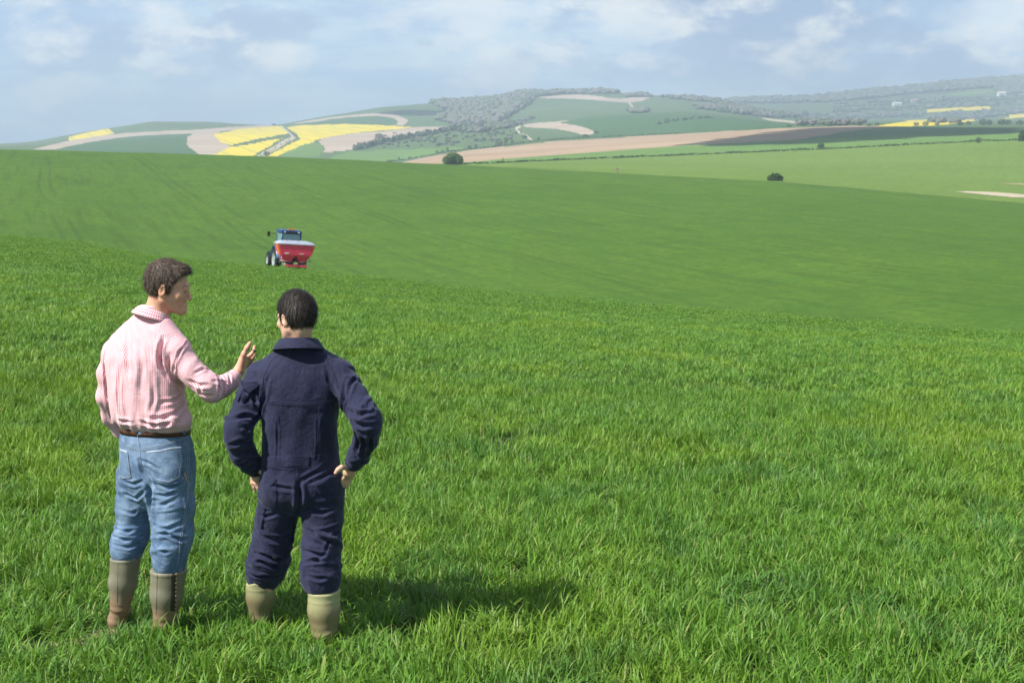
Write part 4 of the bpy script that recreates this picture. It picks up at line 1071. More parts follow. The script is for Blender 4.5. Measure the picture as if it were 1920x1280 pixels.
    D += arcs(V_, PT(251, 950, 6.83), PT(236, 1036, 6.81), 9, 11, .0045, .011, .125) + arcs(V_, PT(325, 950, 6.70), PT(317, 1056, 6.65), 9, 12, .0045, .011, .135)
    D += arcs(V_, PT(254, 890, 6.83), PT(251, 960, 6.83), 6, 13, .004, .013, .115) + arcs(V_, PT(324, 890, 6.71), PT(325, 960, 6.70), 6, 14, .004, .013, .125)
    D += 0.0022 * wav(V_, 0.035, 2.0) + 0.0016 * wav(V_, 0.016, 0.6)
    D *= np.clip((V_[:, 2] * -1 + zt) / 0.03, 0.1, 1)
    V_ = V_ + N_ * D[:, None]
    V_ = fold(V_, N_, bv, [
        ([(262, 862), (268, 885), (282, 903), (292, 918)], .012, .010), ([(280, 905), (283, 950), (284, 1000)], .018, .014),
        ([(292, 905), (318, 915), (345, 905)], .006, .008), ([(285, 925), (312, 930), (335, 918)], .006, .008), ([(284, 948), (310, 945), (330, 935)], .005, .008),
        ([(228, 900), (250, 908), (272, 900)], .006, .008), ([(232, 925), (255, 935), (277, 915)], .006, .008), ([(225, 955), (250, 962), (275, 945)], .005, .008),
        ([(215, 990), (240, 996), (275, 985)], .009, .008), ([(213, 1004), (235, 1012), (270, 1003)], .009, .007), ([(212, 1020), (240, 1026), (262, 1018)], .007, .007),
        ([(287, 985), (315, 992), (345, 978)], .009, .009), ([(285, 1004), (312, 1000), (338, 1012), (352, 1010)], .011, .008), ([(288, 1028), (310, 1034), (345, 1026)], .007, .008),
        ([(340, 870), (352, 900), (350, 960)], .005, .007), ([(262, 862), (280, 868), (300, 880)], .006, .007), ([(345, 1015), (340, 1040), (338, 1060)], .006, .006)])
    jm = mesh_from('jeans', V_ - O, F_); jeans = link('jeans', jm, root, DENIM); bv = bvh_of(V_, F_)
    pm = denim(); pm.name = 'pocket_denim'
    p1 = [(274, 846), (340, 838), (343, 862), (338, 896), (316, 906), (290, 900), (281, 884)]
    p2 = [(226, 842), (240, 846), (243, 872), (247, 896), (232, 898), (225, 893)]
    for pl in (p1, p2): patch_on('back_pocket', jeans, bv, pl, pm, 0.004, org=org)
    def inset(pl, k):
        c = np.mean(pl, 0); return [tuple(c + (np.array(p) - c) * k) for p in pl]
    lines = []
    for pl in (p1, p2):
        a = inset(pl, 0.94); lines.append(a + [a[0]]); a = inset(pl, 0.87); lines.append(a[1:] + [a[0]])
    bvp = bv
    lines += [[(224, 828), (240, 836), (262, 842)], [(224, 831), (240, 839), (262, 845)], [(262, 842), (300, 834), (345, 820), (352, 818)], [(262, 845), (300, 837), (345, 823), (352, 821)],
              [(258, 812), (262, 842), (263, 858), (268, 882), (281, 902)]]
    seam_on('stitching', jeans, bv, lines, STITCH, 0.0011, 0.0044, org)
    seam_on('side_seam', jeans, bv, [[(351, 820), (352, 860), (350, 920), (344, 975), (337, 1010), (335, 1055)], [(354, 822), (355, 860), (353, 920), (347, 975), (340, 1010)]], STITCH, 0.0016, 0.001, org)
    seam_on('frayed_edge', jeans, bv, [[(276, 847), (300, 845), (320, 840), (338, 838)], [(226, 842), (240, 847)]], FRAY, 0.0020, 0.0045, org)
    # belt
    def band(name, v0, v1, grow_, mat, tilt_l=0.0, par=root):
        V2, F2 = [], []; nn = 64
        for i in range(nn):
            a = 2 * math.pi * i / nn
            for (v, e) in ((v0, 0), (v0, 1), (v1, 1), (v1, 0)):
                s = sec(224.5, 357, v, .108); r_ = grow_ + (0.0035 if e else -0.004)
                ca, sa = math.cos(a), math.sin(a); g = (abs(ca) ** 2.4 + abs(sa) ** 2.4) ** (-1 / 2.4)
                lx, ly = ca * g * (s[3] + r_), sa * g * (s[4] + r_)
                V2.append((s[0] + lx * math.cos(yaw) + ly * math.sin(yaw), s[1] - lx * math.sin(yaw) + ly * math.cos(yaw), s[2] - 0.004 * math.sin(a * 2) - tilt_l * ca))
        for i in range(nn):
            for j in range(4): F2.append((i * 4 + j, ((i + 1) % nn) * 4 + j, ((i + 1) % nn) * 4 + (j + 1) % 4, i * 4 + (j + 1) % 4))
        return link(name, mesh_from(name, np.array(V2) - O, F2), par, mat), V2, F2
    belt, bV, bF = band('belt', 797.5, 810.5, 0.003, LEATHER); bvb = bvh_of(bV, bF)
    for u in np.arange(268, 352, 7.6):
        p, n_ = on(bvb, u, 804 - 1.2 * math.sin((u - 240) / 40), 0.0008); s1 = n_.cross(Vector((0, 0, 1))).normalized(); u1 = n_.cross(s1)
        V3 = [tuple(p - org + (s1 * math.cos(k * math.pi / 3) + u1 * math.sin(k * math.pi / 3)) * 0.0027) for k in range(6)]
        link('eyelet', mesh_from('eyelet', V3, [(0, 1, 2, 3), (0, 3, 4, 5)]), belt, LEATHER_HOLE)
    for u in (262, 345):
        patch_on('belt_loop', jeans, bvb, [(u - 3.5, 794), (u + 2.5, 794), (u + 3, 815), (u - 2.5, 815)], DENIM, 0.004, 1.5, org)

    # ---- shirt
    S = Field()
    S.add(column([sec(226, 356, 805, .100), sec(213, 363, 796, .126), sec(206, 365, 785, .138), sec(203, 356, 765, .140), sec(200, 351, 740, .138), sec(196, 350, 700, .136), sec(196, 349, 665, .130),
                  sec(202, 346, 640, .112), sec(214, 338, 622, .092), sec(232, 326, 605, .076), sec(252, 318, 590, .062), sec(262, 312, 580, .058), sec(264, 308, 572, .056)], yaw, 2.25), 0.02)
    S.add(cone(PT(228, 645, 6.85), PT(216, 662, 6.88), .055, .060), 0.05); S.add(cone(PT(305, 620, 6.70), PT(334, 655, 6.665), .050, .062), 0.05)
    S.chain([(PT(216, 660, 6.88), .058), (PT(203, 700, 6.90), .050), (PT(202, 742, 6.93), .049), (PT(212, 780, 6.99), .046), (PT(226, 808, 7.03), .040)], 0.03)
    S.chain([(PT(331, 658, 6.665), .068), (PT(357, 695, 6.64), .062), (PT(389, 722, 6.62), .062), (PT(397, 733, 6.63), .055)], 0.02)
    S.chain([(PT(398, 731, 6.63), .056), (PT(417, 724, 6.70), .050), (PT(430, 717, 6.74), .042), (PT(437, 710, 6.78), .034)], 0.015)
    V_, F_ = grow(S, A3((-2.15, 6.40, PT(290, 830, Yc)[2] - .03)), A3((-1.18, 7.20, PT(290, 560, Yc)[2])), 0.0048)
    V_ = relax(V_, F_, 1); N_ = vnormals(V_, F_); bv = bvh_of(V_, F_)
    u_, v_ = project(V_[:, 0], V_[:, 1], V_[:, 2])
    armR = np.clip((u_ - 352) / 25, 0, 1)
    D = 0.0022 * wav(V_, 0.04, 0.9) + 0.0014 * wav(V_, 0.017, 1.9)
    # soft vertical falls of the back and gathers over the belt
    back = np.clip((v_ - 640) / 60, 0, 1) * np.clip((805 - v_) / 20, 0, 1) * (1 - armR)
    D += back * 0.0035 * np.sin(V_[:, 0] * 70 + 1.6 * np.sin(V_[:, 2] * 9))
    gath = np.exp(-((v_ - 790) / 14) ** 2) * (1 - armR)
    D += gath * 0.005 * np.sin(V_[:, 0] * 120 + 2.0 * wav(V_, 0.08, 0.5))
    dA, tA = dist_line(V_, [PT(331, 658, 6.665), PT(389, 722, 6.62)]); dB, tB = dist_line(V_, [PT(398, 731, 6.63), PT(437, 710, 6.78)])
    onB = armR * (dB < dA)
    D += arcs(V_, PT(398, 731, 6.63), PT(437, 710, 6.78), 8, 5, .006, .009, .075) * onB
    D += arcs(V_, PT(331, 658, 6.665), PT(389, 722, 6.62), 6, 6, .004, .011, .09) * armR * (dA <= dB)
    dC, tC = dist_line(V_, [PT(216, 660, 6.88), PT(202, 742, 6.93), PT(226, 808, 7.03)])
    D += arcs(V_, PT(216, 660, 6.88), PT(202, 742, 6.93), 4, 3, .0012, .012, .075)
    V_ = V_ + N_ * D[:, None]
    V_ = fold(V_, N_, bv, [
        ([(306, 634), (302, 650), (300, 668), (304, 690)], .016, .010), ([(292, 664), (300, 680), (312, 700), (325, 722)], .010, .010),
        ([(318, 665), (316, 690), (326, 712), (345, 730)], .012, .010), ([(352, 640), (336, 660), (328, 690), (334, 712)], .007, .006),
        ([(201, 645), (198, 690), (201, 740), (208, 790)], .010, .007),
        ([(345, 735), (330, 750), (300, 755)], .007, .009), ([(350, 750), (330, 775), (300, 785), (275, 783)], .008, .010),
        ([(240, 620), (238, 660), (244, 720)], .005, .011), ([(262, 640), (266, 690), (262, 740)], .005, .012), ([(285, 700), (288, 750), (280, 780)], .005, .010),
        ([(225, 690), (222, 740), (228, 785)], .005, .010),
        ([(365, 700), (380, 692), (392, 694)], .006, .007), ([(352, 712), (372, 722), (392, 722)], .007, .008), ([(352, 725), (375, 738), (400, 742)], .006, .008),
        ([(408, 705), (412, 725), (410, 745)], .010, .008), ([(418, 700), (422, 718), (421, 738)], .008, .007), ([(429, 700), (431, 714), (430, 726)], .006, .006),
        ([(262, 790), (285, 797), (310, 795), (340, 790)], .012, .008), ([(215, 780), (230, 790), (250, 792)], .008, .008)])
    sm = mesh_from('shirt', V_ - O, F_)
    uv_bones(sm, V_, F_, [(PT(289, 830, Yc), PT(289, 600, Yc), .17, -fw), (shL, elL, .055, A3((0, -1, 0))), (elL, wrL, .05, A3((0, -1, 0))),
                          (PT(331, 655, 6.66), elR, .06, A3((0, -1, 0))), (elR, wrR, .048, A3((0, -1, 0)))])
    uvd = sm.uv_layers[0].data
    shirt = link('shirt', sm, root, GINGHAM); bv = bvh_of(V_, F_)
    PINK = plain('shirt_seam', (0.62, 0.22, 0.30), 0.9)
    seam_on('seam', shirt, bv, [[(352, 634), (338, 655), (330, 685), (330, 712)]], PINK, 0.0013, 0.001, org)
    # cuff
    wd_ = (PT(444, 702, 6.81) - PT(430, 716, 6.74)); wl = np.linalg.norm(wd_); wd_ /= wl
    Cf = Field(); Cf.add(cone(PT(432, 714, 6.75), PT(440, 705.5, 6.79), .0405, .0365))
    c0 = PT(431, 715, 6.745); 
    def cff(P):
        s = (P - c0) @ wd_; return np.maximum(np.maximum(Cf(P), -s), s - 0.062)
    Vc, Fc = grow(cff, c0 - .12, c0 + .14, 0.005); cu = mesh_from('cuff', Vc - O, Fc); uv_bones(cu, Vc, Fc, [(c0, c0 + wd_ * 0.07, .04, A3((0, -1, 0)))]); link('cuff', cu, shirt, GINGHAM)
    collar(shirt, org, PT(290, 592, Yc - 0.005) + A3((0, 0, 0)), yaw + R(34), 0.070, 0.076, R(-19), 0.028, 0.026, GINGHAM, tip=0.05, uvs=True)

    # ---- boots
    bm1 = rubber('olive_brown_rubber', (0.175, 0.165, 0.115), (0.225, 0.215, 0.155), (0.25, 0.160, 0.095), 0.13)
    zL = height(*PT(219, 1188, 6.81)[:2]); zR = height(*PT(303, 1200, 6.67)[:2])
    hL = PT(219, 1188, 6.80); hL[2] = zL + 0.012; hR = PT(306, 1200, 6.655); hR[2] = zR + 0.012
    oL, Vb, Fb = boot(root, org, PT(236, 1042, 6.81), PT(225, 1137, 6.80), hL, R(-8), px(29.5), px(19.5), bm1, 0.1, False)
    seam_on('strap_seam', oL, bvh_of(Vb, Fb), [[(221, 1048), (220, 1090), (219, 1130)], [(219, 1133), (243, 1134)]], plain('boot_seam', (0.26, 0.24, 0.19), 0.6), 0.0012, 0.0012, org)
    oR, Vb, Fb = boot(root, org, PT(316, 1066, 6.66), PT(309, 1160, 6.66), hR, R(-2), px(34.5), px(22), bm1, 0.0, False)
    bvb = bvh_of(Vb, Fb)
    seam_on('strap_seam', oR, bvb, [[(295, 1072), (294, 1110), (293, 1150)]], plain('boot_seam_dark', (0.10, 0.09, 0.065), 0.6), 0.0012, 0.0008, org)
    dk = plain('gusset_rubber', (0.055, 0.045, 0.032), 0.5)
    gs = patch_on('side_gusset', oR, bvb, [(321, 1070), (331, 1070), (329, 1145), (319, 1145)], dk, 0.002, 2.0, org)
    for k in range(9):
        p, n_ = on(bvb, 330 - 0.2 * k, 1076 + k * 8.0, 0.003); bm = bmesh.new(); bmesh.ops.create_icosphere(bm, subdivisions=2, radius=0.0062)
        for v in bm.verts: v.co = Vector((v.co.x * 0.8, v.co.y * 0.6, v.co.z * 1.15))
        me = bpy.data.meshes.new('lace_stud'); bm.to_mesh(me); bm.free(); s_ = link('lace_stud', me, oR, bm1); s_.location = p - org
    FEET.extend([(hL[0], hL[1] + 0.03, 0.05), (hR[0], hR[1] + 0.03, 0.05)])
    print('person 1', round(time.time() - T0, 1))
    return root

# ------------------------------------------------------------ the man in the navy boiler suit
def person_two():
    org = Vector((PT(560, 1200, 6.66)[0], 6.66, 0)); org.z = height(org.x, org.y)
    root = empty('person', org, label='man with black hair in a navy boiler suit seen from behind, hands on hips', cat='man')
    O = A3(org); yaw = R(-4); Yc = 6.66
    hc = PT(556, 596, Yc - 0.01); Mh = frame(R(-47), R(-8), R(0))
    def sec(uL, uR, v, ry, Y=Yc):
        c = PT((uL + uR) / 2, v, Y); return (c[0], c[1], c[2], px((uR - uL) / 2, Y), ry)
    shL = PT(490, 697, 6.70); elL = PT(442, 815, 6.56); wrL = PT(480, 883, 6.68)
    shR = PT(634, 694, 6.64); elR = PT(693, 793, 6.47); wrR = PT(659, 876, 6.60)
    B = Field()
    B.add(column([sec(500, 630, 920, .10), sec(505, 622, 850, .095), sec(500, 628, 760, .105), sec(500, 628, 705, .085), sec(525, 600, 685, .05)], yaw), 0.03)
    B.chain([(PT(527, 930, 6.68), .080), (PT(506, 1040, 6.72), .052), (PT(487, 1150, 6.78), .036)], 0.04)
    B.chain([(PT(602, 930, 6.66), .080), (PT(604, 1050, 6.60), .052), (PT(608, 1175, 6.55), .036)], 0.04)
    B.chain([(shL, .050), (elL, .036), (wrL, .026)], 0.03); B.chain([(shR, .050), (elR, .036), (wrR, .026)], 0.03)
    B.add(cone(PT(560, 662, Yc + .012), hc + Mh @ A3((0, -0.030, -0.050)), .048, .053), 0.015)
    hf = Field(); head_field(hf, hc, Mh, 0.97); B.add(hf, 0.022)
    # hands on the hips: thumbs back, fingers down the front of the hip
    H = Field()
    H.add(cone(wrL, PT(481, 893, 6.70), .024, .026), 0.02); H.add(cone(PT(476, 889, 6.72), PT(485, 894, 6.69), .020, .020), 0.015)
    finger(H, [PT(484, 884, 6.66), PT(490, 884, 6.635), PT(495.5, 889, 6.62)], .0115, .0095, .01)
    for i, (a, b, c, t) in enumerate([((473, 893), (473, 905), (476, 913), (478.5, 920)), ((478, 895), (479, 906), (483, 914), (485.5, 920)), ((483, 896), (485, 906), (488.5, 913), (490.5, 919)), ((487, 895), (490, 903), (494, 909), (496, 914))]):
        y0 = 6.735 - i * 0.012; finger(H, [PT(a[0], a[1], y0), PT(b[0], b[1], y0 - .005), PT(c[0], c[1], y0 - .004), PT(t[0], t[1], y0)], .0098, .0074, .005)
    H.add(cone(wrR, PT(655, 888, 6.62), .024, .026), 0.02); H.add(cone(PT(651, 886, 6.60), PT(660, 884, 6.63), .020, .019), 0.015)
    finger(H, [PT(650, 877, 6.58), PT(640, 876, 6.545), PT(634, 880, 6.535), PT(629.5, 886, 6.535)], .0118, .0095, .01)
    for i, (a, b, c, t) in enumerate([((661, 884), (659, 895), (655, 903), (651, 912)), ((656, 888), (654, 898), (650.5, 906), (648, 913)), ((651, 890), (648, 898), (645, 905), (643, 911)), ((647, 889), (644, 896), (641, 901), (639, 906))]):
        y0 = 6.655 - i * 0.012; finger(H, [PT(a[0], a[1], y0), PT(b[0], b[1], y0 - .004), PT(c[0], c[1], y0 - .002), PT(t[0], t[1], y0 + .003)], .0098, .0074, .005)
    B.add(H, 0.006)
    lo = A3((-1.42, 6.25, org.z - 0.04)); hi = A3((-0.52, 7.05, org.z + 1.80))
    V_, F_ = grow(B, lo, hi, 0.0042)
    link('body', mesh_from('body', V_ - O, F_), root, SKIN2)
    hm = hair_mat('black_hair', (0.006, 0.005, 0.005), (0.040, 0.032, 0.028))
    make_hair(root, org, hc, Mh, hm, 7, 0.0010, 0.012, 0.030, 12000, 0.24, 0.35, 0.26, 0.048, s=0.97)
    eyes(root, org, hc, Mh, 0.97); eyebrows(root, org, hc, Mh, hm, 0.97)
    # ---- boiler suit
    S = Field()
    S.add(column([sec(515, 617, 960, .05), sec(488, 643, 930, .128), sec(484, 645, 905, .140), sec(489, 640, 880, .130), sec(491, 636, 850, .126), sec(491, 634, 815, .128), sec(489, 635, 780, .134), sec(485, 641, 745, .138),
                  sec(480, 648, 715, .130), sec(484, 645, 692, .112), sec(497, 632, 673, .090), sec(515, 612, 660, .072), sec(528, 598, 648, .064), sec(532, 592, 636, .062)], yaw, 2.3), 0.02)
    S.add(cone(PT(525, 685, 6.68), PT(490, 702, 6.70), .055, .066), 0.05); S.add(cone(PT(600, 683, 6.66), PT(634, 699, 6.645), .055, .068), 0.05)
    S.chain([(PT(488, 704, 6.70), .069), (PT(466, 757, 6.63), .067), (PT(447, 803, 6.565), .068), (PT(446, 820, 6.565), .064)], 0.02)
    S.chain([(PT(446, 818, 6.565), .062), (PT(456, 848, 6.61), .059), (PT(470, 868, 6.65), .050), (PT(478, 877, 6.675), .041)], 0.02)
    S.chain([(PT(636, 702, 6.645), .071), (PT(663, 745, 6.56), .066), (PT(687, 785, 6.485), .069), (PT(689, 797, 6.485), .066)], 0.02)
    S.chain([(PT(689, 795, 6.485), .064), (PT(685, 825, 6.53), .057), (PT(672, 852, 6.57), .050), (PT(663, 867, 6.59), .043)], 0.02)
    S.chain([(PT(525, 925, 6.69), .104), (PT(519, 965, 6.70), .095), (PT(511, 1010, 6.73), .095), (PT(504, 1045, 6.75), .098), (PT(498, 1068, 6.77), .092), (PT(494, 1080, 6.775), .080)], 0.03)
    S.chain([(PT(606, 925, 6.67), .104), (PT(605, 970, 6.65), .094), (PT(603, 1020, 6.62), .091), (PT(601, 1060, 6.59), .092), (PT(602, 1084, 6.57), .088), (PT(604, 1094, 6.565), .078)], 0.03)
    zh_ = PT(560, 640, Yc)[2]
    V_, F_ = grow(S, A3((-1.45, 6.22, org.z + 0.2)), A3((-0.5, 7.05, zh_ + .05)), 0.005)
    V_ = relax(V_, F_, 1); N_ = vnormals(V_, F_); bv = bvh_of(V_, F_); u_, v_ = project(V_[:, 0], V_[:, 1], V_[:, 2])
    leg = np.clip((v_ - 955) / 70, 0, 1)
    D = leg * 0.0028 * wav(V_, 0.024, 1.2)
    D += arcs(V_, PT(519, 965, 6.70), PT(496, 1080, 6.775), 11, 21, .007, .010, .15) + arcs(V_, PT(607, 970, 6.65), PT(602, 1094, 6.57), 12, 22, .007, .010, .15)
    D += arcs(V_, PT(525, 925, 6.69), PT(519, 965, 6.70), 4, 23, .005, .013, .13) + arcs(V_, PT(606, 925, 6.67), PT(607, 970, 6.65), 4, 24, .006, .013, .13)
    D += 0.0022 * wav(V_, 0.04, 2.0) + 0.0014 * wav(V_, 0.018, 0.6)
    for pts, a in (([PT(488, 704, 6.70), PT(447, 803, 6.565)], 20), ([PT(446, 818, 6.565), PT(478, 877, 6.675)], 24), ([PT(636, 702, 6.645), PT(687, 785, 6.485)], 20), ([PT(689, 795, 6.485), PT(663, 867, 6.59)], 24)):
        d_, t = dist_line(V_, pts); m_ = np.clip((0.095 - d_) / 0.02, 0, 1) * ((u_ < 484) | (u_ > 645)) * (v_ < 885)
        D += m_ * arcs(V_, pts[0], pts[1], 8, int(a * 7 + pts[0][0] * 100) % 97, .008, .011, .12)
    bk = np.clip((v_ - 700) / 60, 0, 1) * np.clip((930 - v_) / 40, 0, 1) * (u_ > 492) * (u_ < 634)
    D += bk * 0.003 * np.sin(V_[:, 0] * 55 + 2 * np.sin(V_[:, 2] * 8 + 1))
    V_ = V_ + N_ * D[:, None]
    V_ = fold(V_, N_, bv, [
        ([(497, 715), (494, 745), (488, 775), (487, 800)], .016, .010), ([(505, 700), (500, 730), (497, 760)], .006, .008), ([(478, 720), (476, 745), (482, 770)], .010, .009),
        ([(470, 735), (478, 760), (485, 780)], .008, .008), ([(648, 720), (644, 745), (646, 770), (655, 790)], .014, .010), ([(668, 705), (656, 725), (650, 750)], .010, .009), ([(612, 690), (618, 715), (632, 740)], .006, .010),
        ([(440, 785), (460, 780), (480, 785)], .014, .010), ([(450, 800), (465, 802), (478, 815)], .012, .009), ([(432, 835), (450, 828), (470, 830)], .012, .010), ([(445, 855), (460, 845), (478, 850)], .010, .009), ([(455, 870), (468, 860), (485, 862)], .008, .008),
        ([(655, 770), (675, 778), (700, 772)], .015, .010), ([(660, 790), (680, 798), (712, 795)], .012, .010), ([(665, 808), (672, 830), (668, 850)], .012, .009), ([(680, 815), (682, 835), (678, 855)], .010, .008), ([(694, 815), (694, 835), (688, 858)], .008, .008), ([(700, 745), (690, 765), (672, 765)], .008, .009),
        ([(520, 790), (520, 830), (519, 868)], .006, .005), ([(596, 788), (596, 830), (594, 862)], .006, .005),
        ([(560, 900), (562, 930), (560, 960)], .016, .012), ([(560, 905), (585, 890), (615, 870)], .008, .009), ([(575, 905), (600, 898), (628, 882)], .007, .009), ([(500, 905), (530, 915), (556, 918)], .007, .009),
        ([(575, 955), (605, 962), (640, 950)], .010, .009), ([(572, 985), (590, 1000), (612, 1012), (630, 1020)], .012, .010), ([(640, 985), (620, 1010), (610, 1035)], .010, .008), ([(570, 1030), (600, 1042), (640, 1030)], .014, .009), ([(568, 1056), (595, 1050), (638, 1060)], .013, .009), ([(570, 1078), (600, 1085), (635, 1076)], .010, .008),
        ([(470, 1030), (495, 1040), (520, 1048), (540, 1042)], .014, .009), ([(462, 1055), (490, 1052), (520, 1062), (542, 1060)], .013, .009), ([(465, 1074), (495, 1080), (530, 1074)], .010, .008), ([(478, 990), (505, 1010), (540, 1018)], .009, .010), ([(480, 960), (500, 968), (520, 962)], .007, .008), ([(555, 965), (548, 1000), (545, 1030)], .008, .010)])
    suit = link('boiler_suit', mesh_from('boiler_suit', V_ - O, F_), root, NAVY); bv = bvh_of(V_, F_)
    wb = patch_on('waistband', suit, bv, [(492, 853), (540, 855), (582, 854), (582, 874), (540, 877), (493, 874)], NAVY, 0.005, org=org)
    patch_on('back_pocket', suit, bv, [(496, 886), (519, 898), (521, 958), (488, 952)], NAVY, 0.0045, org=org)
    patch_on('pocket_flap', suit, bv, [(495, 880), (520, 900), (507, 914), (493, 903)], NAVY, 0.009, org=org)
    patch_on('back_pocket', suit, bv, [(584, 902), (640, 895), (643, 922), (600, 928)], NAVY, 0.0045, org=org)
    patch_on('pocket_flap', suit, bv, [(584, 898), (640, 888), (641, 906), (596, 914)], NAVY, 0.009, org=org)
    patch_on('sleeve_pocket', suit, bv, [(441, 732), (453, 712), (459, 728), (447, 754)], NAVY, 0.009, org=org)
    patch_on('leg_pocket', suit, bv, [(486, 945), (500, 950), (492, 990), (480, 980)], NAVY, 0.008, org=org)
    seam_on('seam', suit, bv, [[(505, 751), (540, 754), (580, 754), (618, 750), (636, 742)], [(505, 754.5), (540, 757.5), (580, 757.5), (618, 753.5)],
                               [(530, 658), (508, 676), (494, 705), (490, 735), (494, 768)], [(590, 656), (607, 672), (625, 700), (638, 735), (640, 755)],
                               [(520, 775), (519, 830), (520, 852)], [(598, 758), (597, 830), (594, 850)], [(556, 878), (557, 905), (560, 940)], [(528, 662), (560, 655), (592, 661)],
                               [(634, 960), (628, 1000), (616, 1030), (613, 1040)], [(492, 853), (540, 856), (582, 855), (618, 850)], [(493, 875), (540, 878), (582, 875)]], NSEAM, 0.0015, 0.0055, org)
    for pts, r0, r1, nm in (((PT(472, 871, 6.655), PT(481, 881, 6.69)), .0465, .042, 'cuff'), ((PT(668, 860, 6.58), PT(660, 872, 6.60)), .047, .042, 'cuff')):
        ax = pts[1] - pts[0]; ln_ = np.linalg.norm(ax); ax = ax / ln_; cf = cone(pts[0], pts[1] + ax * .02, r0, r1)
        def cff(P, cf=cf, p0=pts[0], ax=ax, ln_=ln_):
            s = (P - p0) @ ax; return np.maximum(np.maximum(cf(P), -s - 0.01), s - ln_ * 0.9)
        Vc, Fc = grow(cff, pts[0] - .09, pts[0] + .11, 0.005); link('cuff', mesh_from('cuff', relax(Vc, Fc, 1) - O, Fc), suit, NAVY)
    collar(suit, org, PT(560, 649, Yc - 0.004), yaw, 0.082, 0.080, R(-12), 0.034, 0.032, NAVY)
    # ---- boots
    bm2 = rubber('yellow_olive_rubber', (0.31, 0.31, 0.155), (0.39, 0.385, 0.21), (0.19, 0.15, 0.085), 0.15)
    hL = PT(488, 1190, 6.78); hL[2] = height(hL[0], hL[1]) + 0.012; hR = PT(609, 1222, 6.54); hR[2] = height(hR[0], hR[1]) + 0.012
    oL, Vb, Fb = boot(root, org, PT(489, 1083, 6.77), PT(486, 1152, 6.775), hL, R(-16), px(29), px(20), bm2, 0.35, True)
    oR, Vb2, Fb2 = boot(root, org, PT(607, 1105, 6.56), PT(608, 1180, 6.55), hR, R(0), px(30.5), px(25), bm2, 0.05, True)
    FEET.extend([(hL[0], hL[1] + 0.02, 0.045), (hR[0], hR[1] + 0.02, 0.045)])
    print('person 2', round(time.time() - T0, 1))
    return root
# ------------------------------------------------------------ tractor and spreader
def box(name, parent, size, loc, mat, bev=0.02, rot=(0, 0, 0), taper=None):
    bm = bmesh.new(); bmesh.ops.create_cube(bm, size=1.0)
    for v in bm.verts:
        k = taper if (taper and v.co.z < 0) else (1, 1)
        v.co = Vector((v.co.x * size[0] * k[0], v.co.y * size[1] * k[1], v.co.z * size[2]))
    if bev: bmesh.ops.bevel(bm, geom=bm.edges[:], offset=bev, segments=2, affect='EDGES')
    me = bpy.data.meshes.new(name); bm.to_mesh(me); bm.free()
    for p in me.polygons: p.use_smooth = False
    o = link(name, me, parent, mat); o.location = loc; o.rotation_euler = rot; return o
def rod(name, parent, a, b, r, mat, n=8):
    a, b = Vector(a), Vector(b); bm = bmesh.new(); bmesh.ops.create_cone(bm, cap_ends=True, segments=n, radius1=r, radius2=r, depth=(b - a).length)
    q = (b - a).to_track_quat('Z', 'Y').to_matrix().to_4x4(); bm.transform(Matrix.Translation((a + b) / 2) @ q)
    me = bpy.data.meshes.new(name); bm.to_mesh(me); bm.free()
    for p in me.polygons: p.use_smooth = True
    return link(name, me, parent, mat)
def lathe_x(name, parent, prof, loc, mat, n=40):
    """profile (x, radius) turned about the x axis"""
    V_, F_ = [], []; k = len(prof)
    for i in range(n):
        a = 2 * math.pi * i / n
        for x, r_ in prof: V_.append((x, r_ * math.cos(a), r_ * math.sin(a)))
    for i in range(n):
        for j in range(k - 1): F_.append((i * k + j, i * k + j + 1, ((i + 1) % n) * k + j + 1, ((i + 1) % n) * k + j))
    o = link(name, mesh_from(name, V_, F_), parent, mat); o.location = loc; return o
